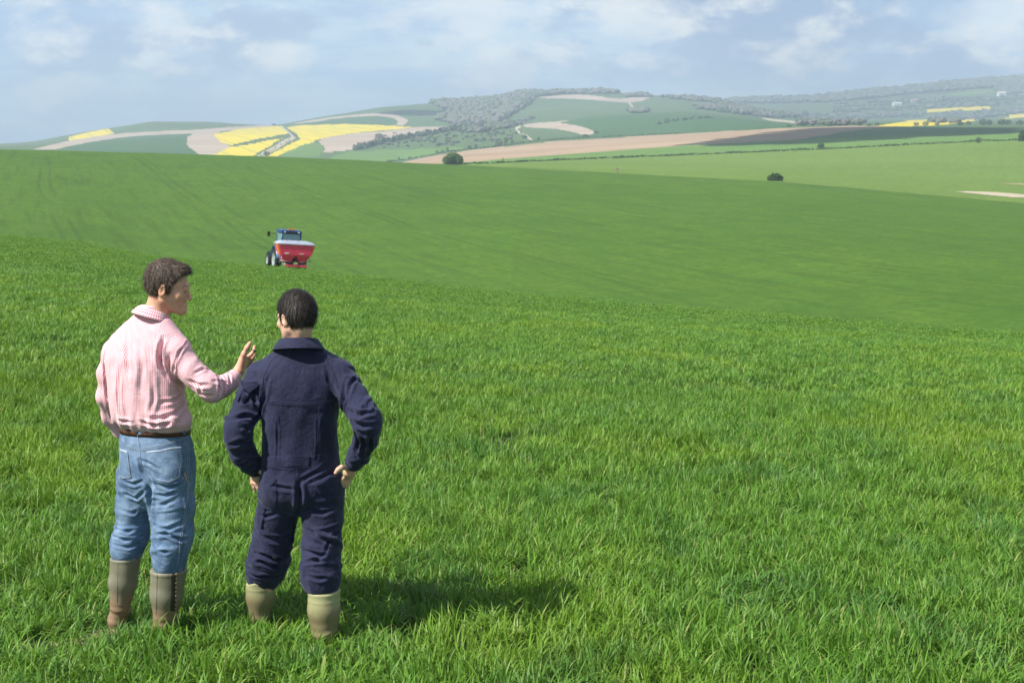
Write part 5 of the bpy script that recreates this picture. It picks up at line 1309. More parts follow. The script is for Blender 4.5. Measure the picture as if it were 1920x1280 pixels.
def tractor():
    g = Vector((98.0 * math.sin(az_el(540, 500)[0]), 98.0 * math.cos(az_el(540, 500)[0]), 0)); g.z = height(g.x, g.y)
    blue = plain('tractor_blue', (0.016, 0.075, 0.22), 0.35, spec=0.5); dark = plain('tractor_dark', (0.02, 0.022, 0.026), 0.6); tyre = plain('tyre_rubber', (0.018, 0.02, 0.02), 0.85)
    rim = plain('pale_rim', (0.28, 0.33, 0.33), 0.45); red = plain('spreader_red', (0.88, 0.05, 0.12), 0.4, spec=0.5); white = plain('cover_sheet', (0.35, 0.38, 0.48), 0.6, var=0.08, scale=2)
    grey = plain('galvanised_steel', (0.30, 0.32, 0.34), 0.4, 0.5); orange = plain('orange_lens', (0.80, 0.28, 0.03), 0.3); redl = plain('red_lens', (0.7, 0.03, 0.02), 0.3); wht = plain('marker_white', (0.7, 0.7, 0.7), 0.5)
    glass = NT('cab_glass'); glass.col((0.16, 0.30, 0.32)); glass.rough(0.08); glass.b.inputs['Specular IOR Level'].default_value = 0.8; glass = glass.mat
    rot = Euler((R(-1.5), R(4.2), R(22)), 'ZYX')
    t = empty('tractor', g, label='blue tractor with pale wheel rims driving away across the green slope', cat='tractor'); t.rotation_mode = 'ZYX'; t.rotation_euler = rot
    sc_ = 1.0
    def wheel(x, y, R_, w, rr):
        o = empty('wheel', (x, y, R_)); o.parent = t
        s = 1 if x > 0 else -1
        lathe_x('tyre', o, [(-w / 2, rr), (-w / 2, R_ * 0.86), (-w / 2 * 0.8, R_ * 0.96), (-w * 0.2, R_), (w * 0.2, R_), (w / 2 * 0.8, R_ * 0.96), (w / 2, R_ * 0.86), (w / 2, rr)], (0, 0, 0), tyre)
        lathe_x('rim', o, [(s * w * 0.5, rr * 1.02), (s * w * 0.46, rr * 0.9), (s * w * 0.25, rr * 0.8), (s * w * 0.22, rr * 0.35), (s * w * 0.38, rr * 0.3), (s * w * 0.38, 0.0)], (0, 0, 0), rim, 32)
        # tread bars
        V_, F_ = [], []; n = 26
        for i in range(n):
            for sd in (-1, 1):
                a = 2 * math.pi * (i + (0.25 if sd > 0 else -0.25)) / n; b = len(V_)
                for (x_, da, dr) in ((0.02 * sd, 0.03, .0), (w / 2 * sd, -0.10, -.05), (w / 2 * sd, -0.17, -.05), (0.02 * sd, -0.05, .0)):
                    for h_ in (-0.02, 0.035):
                        r_ = R_ + dr + h_; V_.append((x_, r_ * math.cos(a + da), r_ * math.sin(a + da)))
                F_ += [(b + 1, b + 3, b + 5, b + 7), (b, b + 1, b + 3, b + 2), (b + 2, b + 3, b + 5, b + 4), (b + 4, b + 5, b + 7, b + 6), (b + 6, b + 7, b + 1, b)]
        set_props(link('tread', mesh_from('tread', V_, F_, False), o, tyre), kind='stuff')
    for s in (-1, 1):
        wheel(s * 0.93, 0, 0.80, 0.46, 0.46); wheel(s * 0.86, 2.45, 0.56, 0.36, 0.31)
        # rear mudguard: arc over the wheel
        V_, F_ = [], []
        for i in range(13):
            a = R(10) + R(160) * i / 12
            for x_ in (s * 0.62, s * 1.18):
                for r_ in (0.90, 0.94): V_.append((x_, r_ * math.cos(a), 0.80 + r_ * math.sin(a)))
        for i in range(12):
            b = i * 4; F_ += [(b, b + 2, b + 6, b + 4), (b + 1, b + 5, b + 7, b + 3), (b, b + 4, b + 5, b + 1), (b + 2, b + 3, b + 7, b + 6)]
        link('mudguard', mesh_from('mudguard', V_, F_), t, blue)
        box('tail_light', t, (0.14, 0.05, 0.10), (s * 0.80, -0.60, 1.62), redl, 0.01)
    box('gearbox', t, (0.55, 1.6, 0.6), (0, 0.5, 0.85), dark, 0.05); box('chassis', t, (0.4, 2.4, 0.35), (0, 1.6, 0.75), dark, 0.04)
    box('bonnet', t, (0.82, 1.75, 0.72), (0, 2.05, 1.35), blue, 0.10, taper=(0.95, 1)); box('grille', t, (0.6, 0.04, 0.5), (0, 2.94, 1.30), dark, 0.01)
    rod('exhaust', t, (0.42, 1.35, 1.6), (0.42, 1.35, 2.75), 0.04, dark); box('front_axle', t, (1.5, 0.16, 0.16), (0, 2.45, 0.56), dark, 0.03)
    cab = box('cab_floor', t, (1.3, 1.35, 0.35), (0, 0.35, 1.30), blue, 0.05)
    roof = box('cab_roof', t, (1.62, 1.6, 0.24), (0, 0.33, 2.74), blue, 0.09)
    box('visor', roof, (1.2, 0.06, 0.12), (0, -0.80, -0.04), dark, 0.01)
    for s in (-1, 1):
        for (y, y2) in ((-0.36, -0.42), (1.02, 1.02)): rod('cab_pillar', t, (s * 0.66, y, 1.42), (s * 0.72, y2, 2.64), 0.05, blue)
        box('work_light', roof, (0.14, 0.06, 0.09), (s * 0.52, -0.82, 0.0), wht, 0.015)
        box('side_window', t, (0.02, 1.24, 1.12), (s * 0.685, 0.33, 2.04), glass, 0, (0, R(3) * s, 0))
        if s < 0: rod('mirror_arm', t, (s * 0.75, 0.95, 2.55), (s * 1.28, 1.0, 2.52), 0.02, dark); box('mirror', t, (0.20, 0.06, 0.34), (s * 1.36, 1.0, 2.48), dark, 0.02)
    box('rear_window', t, (1.28, 0.02, 1.12), (0, -0.40, 2.04), glass, 0, (R(-3), 0, 0)); box('windscreen', t, (1.28, 0.02, 1.12), (0, 1.05, 2.04), glass, 0)
    box('beacon_bar', t, (0.52, 0.10, 0.10), (0.02, -0.30, 2.92), orange, 0.03)
    box('seat', t, (0.5, 0.5, 0.16), (0, 0.2, 1.6), dark, 0.04); box('seat_back', t, (0.48, 0.12, 0.6), (0, -0.04, 1.95), dark, 0.04)
    for s in (-1, 1): rod('lift_arm', t, (s * 0.40, -0.2, 0.75), (s * 0.45, -1.0, 0.70), 0.04, dark)
    # the spreader hangs behind, a machine of its own
    sp = empty('fertilizer_spreader', g, label='red fertiliser spreader with a white cover carried behind the tractor', cat='spreader'); sp.rotation_mode = 'ZYX'; sp.rotation_euler = rot
    def frust(name, z0, z1, x0, x1, y0, y1, xc, yc, mat, par=sp, yo=0.0):
        V_ = [(xc + a * x0, yc + b * y0, z0) for a, b in ((-1, -1), (1, -1), (1, 1), (-1, 1))] + [(xc + a * x1, yc + b * y1 + yo, z1) for a, b in ((-1, -1), (1, -1), (1, 1), (-1, 1))]
        F_ = [(0, 1, 5, 4), (1, 2, 6, 5), (2, 3, 7, 6), (3, 0, 4, 7), (4, 5, 6, 7), (3, 2, 1, 0)]
        bm = bmesh.new(); vs = [bm.verts.new(v) for v in V_]; [bm.faces.new([vs[i] for i in f]) for f in F_]; bmesh.ops.bevel(bm, geom=bm.edges[:], offset=0.02, segments=1, affect='EDGES')
        me = bpy.data.meshes.new(name); bm.to_mesh(me); bm.free(); return link(name, me, par, mat)
    Yb = -1.45
    hop = frust('hopper', 1.22, 1.98, 1.13, 1.42, 0.60, 0.62, 0, Yb, red)
    for s in (-1, 1):
        frust('hopper_foot', 0.72, 1.24, 0.18, 0.56, 0.30, 0.59, s * 0.565, Yb, red)
        box('side_marker', sp, (0.05, 0.42, 0.62), (s * 1.32, Yb - 0.30, 1.60), orange, 0.01, (0, R(21) * s, 0))
        box('rear_marker', sp, (0.13, 0.03, 0.13), (s * 1.30, Yb - 0.63, 1.86), orange, 0.01); box('catch', sp, (0.22, 0.05, 0.05), (s * 0.62, Yb - 0.635, 1.93), dark, 0.01)
        lathe_x('spreading_disc', sp, [(0, 0.0), (0.02, 0.34), (-0.02, 0.36), (-0.03, 0.0)], (s * 0.56, Yb - 0.1, 0.60), grey, 24).rotation_euler = (0, R(90), 0)
        rod('frame_post', sp, (s * 0.95, Yb + 0.3, 0.5), (s * 1.12, Yb + 0.1, 1.30), 0.04, grey)
        rod('deflector_bar', sp, (s * 0.30, Yb - 0.5, 0.78), (s * 1.16, Yb - 0.5, 0.86), 0.028, grey); rod('guard_stay', sp, (s * 1.16, Yb - 0.5, 0.86), (s * 0.98, Yb - 0.35, 1.22), 0.03, grey)
    # fabric cover bulging over the rim
    V_, F_ = [], []; nx, ny = 24, 10
    for j in range(ny + 1):
        for i in range(nx + 1):
            a, b = -1 + 2 * i / nx, -1 + 2 * j / ny; e = max(0, 1 - abs(a) ** 6) * max(0, 1 - abs(b) ** 4)
            V_.append((a * 1.46, Yb + b * 0.66, 1.96 + 0.22 * e ** 0.6 + 0.012 * math.sin(a * 23) * e))
    for j in range(ny):
        for i in range(nx): p = j * (nx + 1) + i; F_.append((p, p + 1, p + nx + 2, p + nx + 1))
    link('cover', mesh_from('cover', V_, F_), sp, white); box('rim_bar', sp, (2.92, 1.32, 0.07), (0, Yb, 1.965), white, 0.02)
    box('decal', sp, (0.32, 0.01, 0.09), (-0.72, Yb - 0.612, 1.36), wht, 0, (R(-1.5), 0, 0)); box('decal', sp, (0.36, 0.01, 0.05), (0.40, Yb - 0.612, 1.36), wht, 0, (R(-1.5), 0, 0))
    box('rear_bar', sp, (1.70, 0.08, 0.12), (0.05, Yb - 0.55, 0.52), red, 0.02); box('mud_flap', sp, (1.5, 0.03, 0.30), (0.1, Yb - 0.5, 0.30), dark, 0.01)
    box('frame', sp, (2.1, 0.12, 0.10), (0, Yb + 0.35, 0.72), grey, 0.02); box('gear_case', sp, (0.26, 0.3, 0.26), (0, Yb - 0.2, 0.66), grey, 0.04); box('plate', sp, (0.3, 0.01, 0.14), (0, Yb - 0.60, 0.70), plain('plate_yellow', (0.6, 0.5, 0.2), 0.6), 0)
    FEET.extend([(g.x, g.y - 1.0, 2.6), (g.x + 0.8, g.y - 2.6, 1.6)])
    t.scale = (0.92, 1, 0.98); sp.scale = (0.89, 1, 1)
    print('tractor', [tuple(round(float(x)) for x in project(g.x, g.y, g.z))])

# ------------------------------------------------------------ trees, bushes, hedges, woods
def leaf_mat(name, a, b, c=None):
    m = NT(name); p = m.pos(which='obj'); n = m.noise(p, 1.1, 4, 0.6); f = m.noise(p, 7, 3, 0.6); oi = m.n('ShaderNodeObjectInfo')
    x = m.mix(m.rng(n, 0.35, 0.65), a, b); x = m.mix(m.math('MULTIPLY', m.rng(f, 0.5, 0.7), 0.5), x, tuple(min(1, q * 1.5) for q in b))
    if c: x = m.mix(m.math('MULTIPLY', oi.outputs['Random'], 1.0), x, c)
    m.col(x); m.rough(0.8); m.b.inputs['Specular IOR Level'].default_value = 0.2; return m.mat
LEAF = leaf_mat('leaves_green', (0.040, 0.085, 0.014), (0.075, 0.150, 0.022)); LEAFD = leaf_mat('leaves_dark', (0.028, 0.062, 0.016), (0.048, 0.095, 0.020)); BARK = plain('bark', (0.10, 0.075, 0.05), 0.9, var=0.3)
def foliage(name, parent, lobes, n, size, mat, seed, low=0.0):
    """many leaf clumps spread through lobes (x, y, z, rx, ry, rz)"""
    rs = np.random.RandomState(seed); V_, F_ = [], []
    vol = np.array([l[3] * l[4] * l[5] for l in lobes]); cnt = (n * vol / vol.sum()).astype(int)
    for l, k in zip(lobes, cnt):
        d = rs.normal(size=(k, 3)); d /= np.linalg.norm(d, axis=1, keepdims=True); r_ = rs.uniform(0.35, 1.0, (k, 1)) ** 0.5 * (1 + 0.12 * np.sin(d[:, :1] * 7 + d[:, 2:] * 5 + seed))
        c = np.array(l[:3]) + d * r_ * np.array(l[3:]); c[:, 2] = np.maximum(np.abs(c[:, 2]), low)
        nrm = d + rs.normal(0, 0.55, (k, 3)); nrm /= np.linalg.norm(nrm, axis=1, keepdims=True)
        t = np.cross(nrm, rs.normal(size=(k, 3))); t /= np.linalg.norm(t, axis=1, keepdims=True); b = np.cross(nrm, t); s = size * rs.uniform(0.6, 1.4, (k, 1))
        q = np.stack([c - t * s, c - b * s * 0.6 + nrm * s * 0.25, c + t * s, c + b * s * 0.6], 1)
        F_.append(np.arange(len(V_) * 0, k * 4).reshape(k, 4) + sum(len(x) for x in V_)); V_.append(q.reshape(-1, 3))
    return link(name, mesh_from(name, np.concatenate(V_), np.concatenate(F_), True), parent, mat)
def bush(u, v, w_px, h_px, label, name='bush', cat='bush', mat=None, rmin=0, n=900, seed=1, lob=2, group=None, trunk=False, parts=True):
    g = ground_at(u, v, rmin)
    if g is None: print('no ground', u, v); return None
    k = math.hypot(g.x, g.y) / F_PX; w, h_ = w_px * k, h_px * k; rs = random.Random(seed); lobes = []
    if lob == 1: lobes = [(0, 0, h_ * 0.42, w / 2, w / 2.2, h_ * 0.56)]
    elif lob == 2: lobes = [(0, 0, 0.02, w * 0.49, w * 0.42, h_ * 0.88), (-w * 0.16, 0, h_ * 0.35, w * 0.22, w * 0.2, h_ * 0.5), (w * 0.1, 0, h_ * 0.38, w * 0.24, w * 0.2, h_ * 0.58)]
    else:
        m_ = lob * 2 + 1
        for i in range(m_):
            x = -0.30 + 0.60 * i / (m_ - 1); hh = 1 - 0.9 * abs(x) ** 1.6 * 1.6; lobes.append((x * w, rs.uniform(-.12, .12) * w, h_ * 0.46 * hh, w * rs.uniform(0.19, 0.24), w * rs.uniform(0.2, 0.28), h_ * 0.52 * hh * rs.uniform(0.9, 1.05)))
        for i in range(0): a = rs.uniform(0, 6.28); q = rs.uniform(0.1, 0.30) * w; lobes.append((math.cos(a) * q + (i % 2 - 0.5) * w * 0.25, math.sin(a) * q * 0.7, h_ * rs.uniform(0.40, 0.62), w * rs.uniform(0.22, 0.30), w * rs.uniform(0.22, 0.3), h_ * rs.uniform(0.34, 0.42)))
    mat = mat or LEAF
    if parts:
        root = empty(name, g, label=label, cat=cat, group=group); foliage('crown', root, lobes, n, max(w, h_) * 0.042, mat, seed, 0.03)
        bmx = rod('trunk', root, (0, 0, -0.1), (0.02 * w, 0, h_ * 0.6), w * 0.035, BARK, 7)
        for i in range(4):
            a = i * 1.6 + seed; rod('limb', root, (0, 0, h_ * 0.12), (math.cos(a) * w * 0.28, math.sin(a) * w * 0.25, h_ * 0.55), w * 0.015, BARK, 5)
    else:
        root = foliage(name, None, lobes, n, max(w, h_) * 0.07, mat, seed, 0.02); root.location = g; set_props(root, label, cat, group)
    return root
def hedge(name, line, h_, w, label, mat, seed, zmin=0, dens=3.0, size=0.35):
    P = []; line = np.array(line, float); s = np.concatenate([[0], np.cumsum(np.hypot(*(line[1:] - line[:-1]).T))])
    for q in np.linspace(0, s[-1], int(s[-1] / 4) + 2):
        g = ground_at(np.interp(q, s, line[:, 0]), np.interp(q, s, line[:, 1]), zmin)
        if g is not None: P.append(np.array(g))
    P = np.array(P); rs = np.random.RandomState(seed); L_ = np.linalg.norm(P[1:] - P[:-1], axis=1); S_ = np.concatenate([[0], np.cumsum(L_)])
    n = int(S_[-1] * dens); q = rs.uniform(0, S_[-1], n); C = np.stack([np.interp(q, S_, P[:, i]) for i in range(3)], 1)
    hh = h_ * (0.65 + 0.35 * np.sin(q / 9.0 + 2 * np.sin(q / 23.0)) * np.sin(q / 3.7)); C[:, :2] += rs.normal(0, w * 0.35, (n, 2)); C[:, 2] += rs.uniform(0, 1, n) * np.maximum(hh, 0.2)
    nrm = rs.normal(size=(n, 3)); nrm[:, 2] = np.abs(nrm[:, 2]); nrm /= np.linalg.norm(nrm, axis=1, keepdims=True); t = np.cross(nrm, rs.normal(size=(n, 3))); t /= np.linalg.norm(t, axis=1, keepdims=True); b = np.cross(nrm, t); sz = size * rs.uniform(0.6, 1.4, (n, 1))
    V_ = np.stack([C - t * sz, C - b * sz * 0.7, C + t * sz, C + b * sz * 0.7], 1).reshape(-1, 3); org = Vector(P[0])
    o = link(name, mesh_from(name, V_ - P[0], np.arange(4 * n).reshape(n, 4)), None, mat); o.location = org; return set_props(o, label, 'hedge')
def vegetation():
    bush(850, 309, 39, 24, 'round leafy green bush with two crowns on the crest of the green slope', n=2600, seed=3, lob=3)
    bush(1453, 339, 32, 15, 'dark dome-shaped bush alone in the crop field', mat=LEAFD, n=2000, seed=5, lob=2)
    bush(1539, 279, 17, 13, 'small ragged green tree on the hedge line, left of the other two', 'tree', 'tree', LEAFD, n=700, seed=7)
    bush(1835, 268, 13, 11, 'small round bush on the hedge line near the right edge', mat=LEAFD, n=500, seed=9, lob=1)
    bush(1916, 265, 15, 22, 'tall green tree on the hedge line at the right edge', 'tree', 'tree', LEAFD, n=900, seed=11)
    bush(943, 301, 5, 6, 'tiny bush on the hedge bank below the ploughed field', mat=LEAF, n=120, seed=12, lob=1, parts=False)
    hedge('hedge', [(868, 308.5), (900, 307.5), (1000, 303), (1138, 297)], 0.9, 1.6, 'low dark hedge between pasture and meadow, left of the gap', LEAFD, 3, 300, 9, 0.42)
    hedge('hedge', [(1146, 297), (1280, 291.5), (1540, 280.5), (1840, 265.5), (1925, 262.5)], 1.15, 2.2, 'low dark hedge between pasture and meadow, right of the gap', LEAFD, 4, 300, 9, 0.45)
    DK = leaf_mat('far_leaves', (0.04, 0.07, 0.04), (0.065, 0.105, 0.045)); BR_ = leaf_mat('bare_wood', (0.150, 0.135, 0.150), (0.190, 0.175, 0.185), (0.11, 0.14, 0.07))
    hedge('hedge', [(727, 303.5), (760, 300), (840, 285), (923, 276.5), (1007, 264.5), (1090, 259), (1280, 250.5)], 1.3, 3.0, 'thin dark hedge along the upper edge of the ploughed field', DK, 5, 700, 3.0, 0.8)
    hedge('hedge', [(667, 281), (700, 273), (760, 261), (820, 250), (860, 243)], 7.0, 9.0, 'tall dark hedge climbing the hill below the pale field', DK, 6, 900, 2.4, 2.6)
    hedge('hedge', [(860, 249), (900, 247), (950, 239), (985, 230), (998, 223)], 5.0, 7.0, 'straggling hedge of bushes at the foot of the wooded hill', BR_, 7, 900, 1.2, 2.4)
    hedge('hedge', [(1230, 235), (1270, 226), (1330, 222)], 4.0, 8.0, 'broken line of scrub on the dark green hillside', DK, 8, 900, 0.25, 2.4)
    k = 0
    for (u, v, w_, h_, m_, lab) in [(748, 300, 6, 6, 0, 'left of two tiny dark trees at the lower tip of the ploughed field'), (768, 298, 6, 5, 0, 'right of two tiny dark trees at the lower tip of the ploughed field'),
            (820, 288, 8, 7, 0, 'leftmost of three small trees above the big round bush'), (830, 286.5, 8, 7, 0, 'middle of three small trees above the big round bush'), (839, 284, 8, 8, 0, 'rightmost of three small trees above the big round bush'),
            (880, 279.5, 9, 7, 0, 'left tree of the dark pair on the ploughed field hedge'), (892, 278, 8, 8, 0, 'right tree of the dark pair on the ploughed field hedge'),
            (932, 272, 9, 9, 1, 'greyish bare tree leftmost in the cluster left of the chalk track'), (939, 271, 8, 9, 0, 'dark green tree second in the cluster left of the chalk track'), (948, 270, 9, 11, 1, 'tall bare tree third in the cluster left of the chalk track'), (961, 269, 8, 7, 0, 'dark green tree rightmost in the cluster left of the chalk track'),
            (1010, 264, 6, 7, 0, 'lone dark tree just right of the foot of the chalk track'), (838, 264, 10, 8, 1, 'low brown thicket alone in the middle of the green hillside'), (500, 292, 12, 9, 0, 'dark tree at the foot of the track between yellow fields'),
            (712, 265, 20, 16, 1, 'broad bare grey tree standing out of the tall hill hedge'), (666, 282, 12, 9, 1, 'bare tree at the lower end of the tall hill hedge'), (1118, 250, 10, 4, 0, 'low dark tree at the right tip of the curved pale field'), (1097, 256, 12, 4, 0, 'low dark tree under the curved pale field')]:
        k += 1; bush(u, v, w_, h_, lab, 'tree', 'tree', [DK, BR_][m_], 600, 260, 20 + k, 1, 'small trees dotted along the far hedges', parts=False)
    BL = [(1612, 236, 8, 4, 'tiny bush at the left tip of the long yellow field, first of three'), (1630, 236, 8, 4, 'tiny bush at the left tip of the long yellow field, second of three'), (1645, 235.5, 9, 6, 'tiny bush at the left tip of the long yellow field, third of three'),
          (1718, 236, 11, 7, 'left one of two round bushes against the long yellow field'), (1735, 235.5, 12, 8, 'right one of two round bushes against the long yellow field'), (1757, 235, 9, 5, 'small low bush right of the two round ones on yellow'),
          (1801, 235, 12, 6, 'flat bush under the right end of the long yellow field'), (1816, 234, 10, 7, 'roundish bush under the right end of the long yellow field'), (1843, 234, 14, 11, 'large dark bush in front of the grey copse, left one'), (1855, 234, 12, 9, 'large dark bush in front of the grey copse, right one'),
          (1878, 234, 16, 12, 'wide tall bush below the rightmost yellow field, left one'), (1890, 234, 12, 9, 'wide bush below the rightmost yellow field, right one'), (1912, 234, 14, 8, 'last low bush on the boundary before the right edge'), (1505, 236, 9, 4, 'low bush at the right end of the dark green hill'), (1480, 238, 9, 4, 'low bush where the dark green hill meets the pale soil')]
    for (u, v, w_, h_, lab) in BL:
        k += 1; bush(u, v, w_, h_, lab, 'bush', 'bush', DK, 900, 220, 40 + k, 1, 'bushes in front of the yellow fields', parts=False)
    bush(1510, 221, 15, 14, 'round dark tree in the valley right of the big hill', 'tree', 'tree', DK, 1500, 500, 90, 1, parts=False)
    # woods: too far and too many to count
    rng = np.random.RandomState(31); variants = []
    for q in range(5):
        rs = random.Random(q + 50); bm = bmesh.new()
        for i in range(6):
            b0 = bmesh.ops.create_icosphere(bm, subdivisions=2, radius=rs.uniform(0.32, 0.5)); off = Vector((rs.uniform(-.45, .45), rs.uniform(-.45, .45), rs.uniform(0.3, 0.95)))
            for v in b0['verts']: v.co = v.co * (1 + 0.28 * mnoise.noise(v.co * 5 + off * 9)) * 1.0 + off
        me = bpy.data.meshes.new('wood_crown'); bm.to_mesh(me); bm.free(); me.materials.append([BR_, BR_, DK, BR_, DK][q]); o = bpy.data.objects.new('wood_crown_%d' % q, me); variants.append(o)
    P, S, ID = [], [], []
    def region(poly, n, r_lo, r_hi, rmin, green=0.3):
        poly = np.array(poly, float); x0, y0 = poly.min(0); x1, y1 = poly.max(0); c = 0
        while c < n:
            u = rng.uniform(x0, x1, 200); v = rng.uniform(y0, y1, 200); ok = inside(u, v, poly); c += max(1, ok.sum())
            for a, b in zip(u[ok], v[ok]):
                g = ground_at(a, b, rmin)
                if g is None: continue
                s = rng.uniform(r_lo, r_hi); P.append(tuple(g)); S.append((s, s, s * rng.uniform(0.55, 0.85))); ID.append(int(rng.choice([2, 4])) if rng.rand() < green else int(rng.choice([0, 1, 3])))
    region([(807, 194), (873, 189), (927, 187), (973, 176), (1007, 175), (1003, 184), (985, 200), (940, 228), (925, 240), (873, 241), (845, 230), (817, 227), (850, 213), (827, 202)], 1300, 8, 13, 2400, 0.22)
    region([(973, 180), (1007, 174), (1140, 171), (1162, 176), (1100, 177), (1057, 176), (1005, 182)], 260, 6, 10, 2400, 0.2)
    region([(1172, 181), (1200, 178.6), (1219, 181), (1219, 182.5), (1172, 182)], 60, 6, 9, 2400, 0.2)
    region([(1238, 182), (1300, 184), (1347, 189), (1400, 202), (1425, 208), (1395, 208), (1330, 192), (1260, 186)], 150, 5, 9, 2400, 0.2)
    region([(1297, 198), (1340, 200), (1400, 206), (1480, 215), (1500, 221), (1440, 221), (1370, 213), (1310, 205)], 300, 5, 9, 2000, 0.2)
    region([(1178, 208), (1215, 207), (1212, 212), (1186, 213)], 26, 5, 8, 1800, 0.2)
    region([(850, 232), (900, 238), (985, 226), (1000, 222), (960, 240), (900, 250), (862, 247)], 120, 4, 8, 1400, 0.3)
    region([(700, 250), (850, 250), (980, 246), (1000, 258), (900, 270), (720, 280)], 45, 2, 4, 1300, 0.5)
    # far side
    region([(1366, 189), (1403, 186), (1497, 183.5), (1580, 178), (1613, 170.5), (1680, 167.5), (1722, 163), (1716, 176), (1640, 184), (1560, 192), (1440, 194), (1370, 194)], 1300, 9, 14, 3500, 0.35)
    region([(1722, 163), (1780, 155.6), (1860, 149.5), (1930, 146), (1930, 158), (1850, 166), (1780, 170), (1716, 176)], 900, 9, 14, 3500, 0.3)
    region([(1860, 168), (1930, 158), (1930, 175), (1890, 178)], 110, 8, 13, 3500, 0.3)
    region([(1690, 186), (1770, 183), (1765, 192), (1700, 193)], 90, 7, 11, 3500, 0.4)
    region([(1495, 224), (1560, 222), (1620, 231), (1610, 236), (1500, 237)], 150, 4, 7, 1600, 0.25)
    region([(1450, 213), (1600, 216), (1735, 213), (1730, 219), (1600, 224), (1450, 220)], 170, 5, 9, 2600, 0.3)
    region([(1740, 228), (1760, 214), (1800, 208), (1812, 218), (1800, 231), (1750, 232)], 70, 5, 8, 2000, 0.25)
    region([(1795, 216), (1870, 208), (1925, 205), (1925, 212), (1830, 224), (1800, 222)], 70, 6, 10, 2600, 0.3)
    for yy in (196, 201, 207, 211): region([(1560, yy), (1925, yy - 16), (1925, yy - 14.5), (1560, yy + 1.2)], 60, 5, 9, 3000, 0.4)
    n = len(P); scatter('woodland', P, np.stack([np.zeros(n), np.zeros(n), rng.uniform(0, 6.28, n)], 1), S, ID, variants)
    print('woods', n)

def house(u, v, w_px, h_px, label, rmin, roofc=(0.22, 0.16, 0.13), wallc=(0.80, 0.78, 0.74), yaw=0.2, ext=None):
    g = ground_at(u, v, rmin)
    if g is None: print('no ground', u, v); return
    k = math.hypot(g.x, g.y) / F_PX; w, h_ = w_px * k, h_px * k; d = w * 0.45; ze = h_ * 0.62
    root = empty('farm_building', g, yaw, label=label, cat='farm building'); wm = plain('rendered_wall', wallc, 0.8); rm = plain('roof_tile', roofc, 0.9); gm = plain('dark_opening', (0.05, 0.05, 0.06), 0.3)
    wl = box('wall', root, (w, d, ze + 0.6), (0, 0, ze / 2 - 0.3), wm, 0)
    V_ = [(-w / 2 - .3, -d / 2 - .4, ze), (w / 2 + .3, -d / 2 - .4, ze), (w / 2 + .3, d / 2 + .4, ze), (-w / 2 - .3, d / 2 + .4, ze), (-w / 2 - .3, 0, h_), (w / 2 + .3, 0, h_)]
    me = bpy.data.meshes.new('roof'); me.from_pydata(V_, [], [(0, 1, 5, 4), (3, 4, 5, 2), (0, 4, 3), (1, 2, 5), (0, 3, 2, 1)]); rf = link('roof', me, root, rm)
    box('chimney', rf, (0.9, 0.9, h_ * 0.3), (w * 0.3, 0, h_ * 1.02), rm, 0)
    for i in range(4): box('window', root, (w * 0.07, 0.15, ze * 0.35), (-w * 0.36 + i * w * 0.24, -d / 2 - 0.05, ze * 0.5), gm, 0)
    box('door', root, (w * 0.06, 0.15, ze * 0.6), (w * 0.02, -d / 2 - 0.05, ze * 0.3), gm, 0)
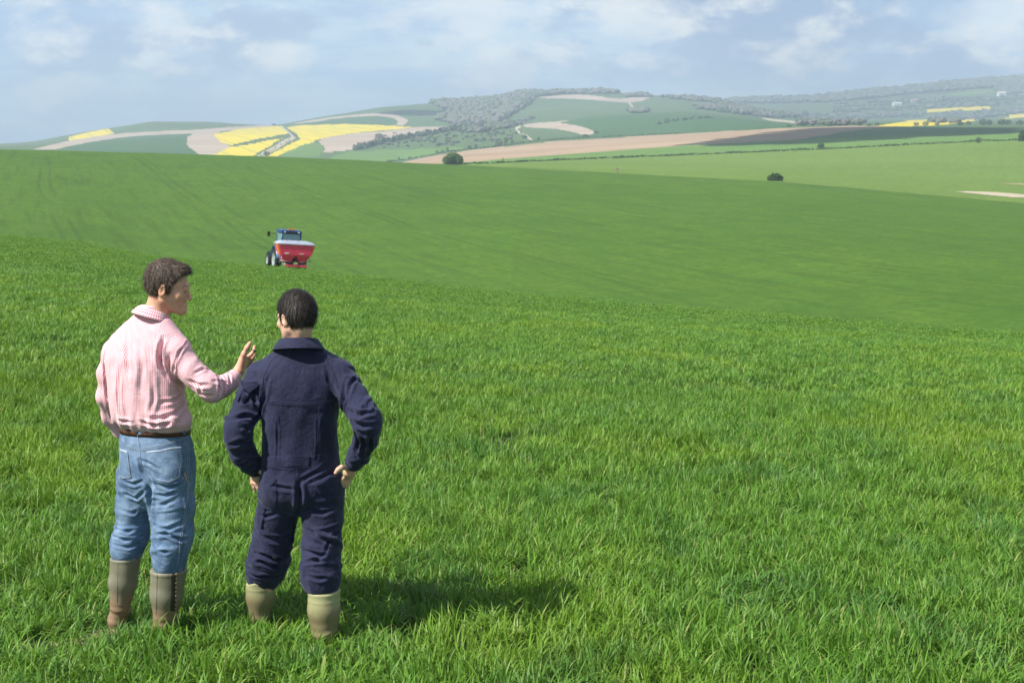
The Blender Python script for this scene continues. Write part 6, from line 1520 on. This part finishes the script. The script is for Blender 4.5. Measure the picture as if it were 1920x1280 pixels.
def buildings():
    house(1502, 185, 9, 5, 'small white house on the far wooded ridge', 3500, (0.55, 0.54, 0.52))
    house(1682, 198, 15, 6, 'long white barn in the far fields left of the pink farmhouse', 3500, (0.6, 0.6, 0.6))
    house(1713, 193, 10, 7, 'pale pink farmhouse in front of dark far trees', 3500, (0.40, 0.28, 0.26), (0.62, 0.50, 0.48))
    house(1722, 192, 6, 5, 'small pale outbuilding right beside the pink farmhouse', 3500, (0.40, 0.28, 0.26), (0.58, 0.50, 0.50))
    house(1878, 180, 14, 8, 'white farmhouse near the right edge below the far wood', 3500, (0.62, 0.52, 0.50))
    house(513, 235, 7, 3, 'tiny dark barn on the skyline between the two rapeseed hills', 2000, (0.10, 0.09, 0.10), (0.12, 0.11, 0.12))
    # weathered marker post at the edge of the pasture
    g = ground_at(1157, 325, 200); root = empty('marker_post', g, label='weathered wooden marker post in the pasture edge', cat='post'); wd = plain('weathered_wood', (0.30, 0.22, 0.16), 0.9)
    box('post', root, (0.35, 0.3, 1.6), (0, 0, 0.7), wd, 0.03); box('board', root, (0.9, 0.06, 0.5), (0.1, -0.18, 1.2), wd, 0.02)

# ------------------------------------------------------------ clouds high over the far fields: they shade what lies below
def cloud(poly_uv, rmin, alt, seed, name='cloud'):
    pts = [ground_at(u, v, rmin) for u, v in poly_uv]; pts = [p for p in pts if p is not None]
    P = np.array([[p.x, p.y] for p in pts]); z = np.mean([p.z for p in pts]); d = SUN_DIR * ((alt - z) / SUN_DIR.z); P = P + np.array([d.x, d.y])
    c = P.mean(0); rs = random.Random(seed); bm = bmesh.new(); lo, hi = P.min(0), P.max(0); area = (hi - lo).prod(); n = 0
    size = math.sqrt(area) * 0.075; tries = 0
    while n < 150 and tries < 4000:
        tries += 1; x, y = rs.uniform(lo[0], hi[0]), rs.uniform(lo[1], hi[1])
        if not inside(np.array([x]), np.array([y]), P)[0]: continue
        n += 1; r_ = size * rs.uniform(0.7, 1.3); b0 = bmesh.ops.create_icosphere(bm, subdivisions=2, radius=r_)
        for v in b0['verts']: v.co = Vector((v.co.x, v.co.y, v.co.z * 0.35)) * (1 + 0.25 * mnoise.noise(v.co / size * 1.3 + Vector((x, y, 0)) / size)) + Vector((x - c[0], y - c[1], rs.uniform(0, size * 0.2)))
    me = bpy.data.meshes.new(name); bm.to_mesh(me); bm.free()
    for p in me.polygons: p.use_smooth = True
    m = plain('cloud_white', (0.85, 0.85, 0.87), 1.0, var=0.03, scale=0.01, spec=0.0); o = link(name, me, None, m); o.location = (c[0], c[1], alt); set_props(o, kind='structure')
    return o
def clouds():
    alt = ZTOP + 120
    cloud([(1290, 275), (1380, 262), (1500, 245), (1600, 238), (1750, 239), (1890, 240), (1890, 248), (1740, 256), (1600, 264), (1497, 268), (1380, 271)], 700, alt, 1)
    cloud([(712, 212), (760, 206), (830, 207), (852, 214), (800, 217), (740, 216)], 2500, alt, 2)
person_one(); person_two()
tractor(); vegetation(); buildings(); clouds()
print('rest', round(time.time() - T0, 1))
sow_grass(); pebbles()
print('grass', round(time.time() - T0, 1))
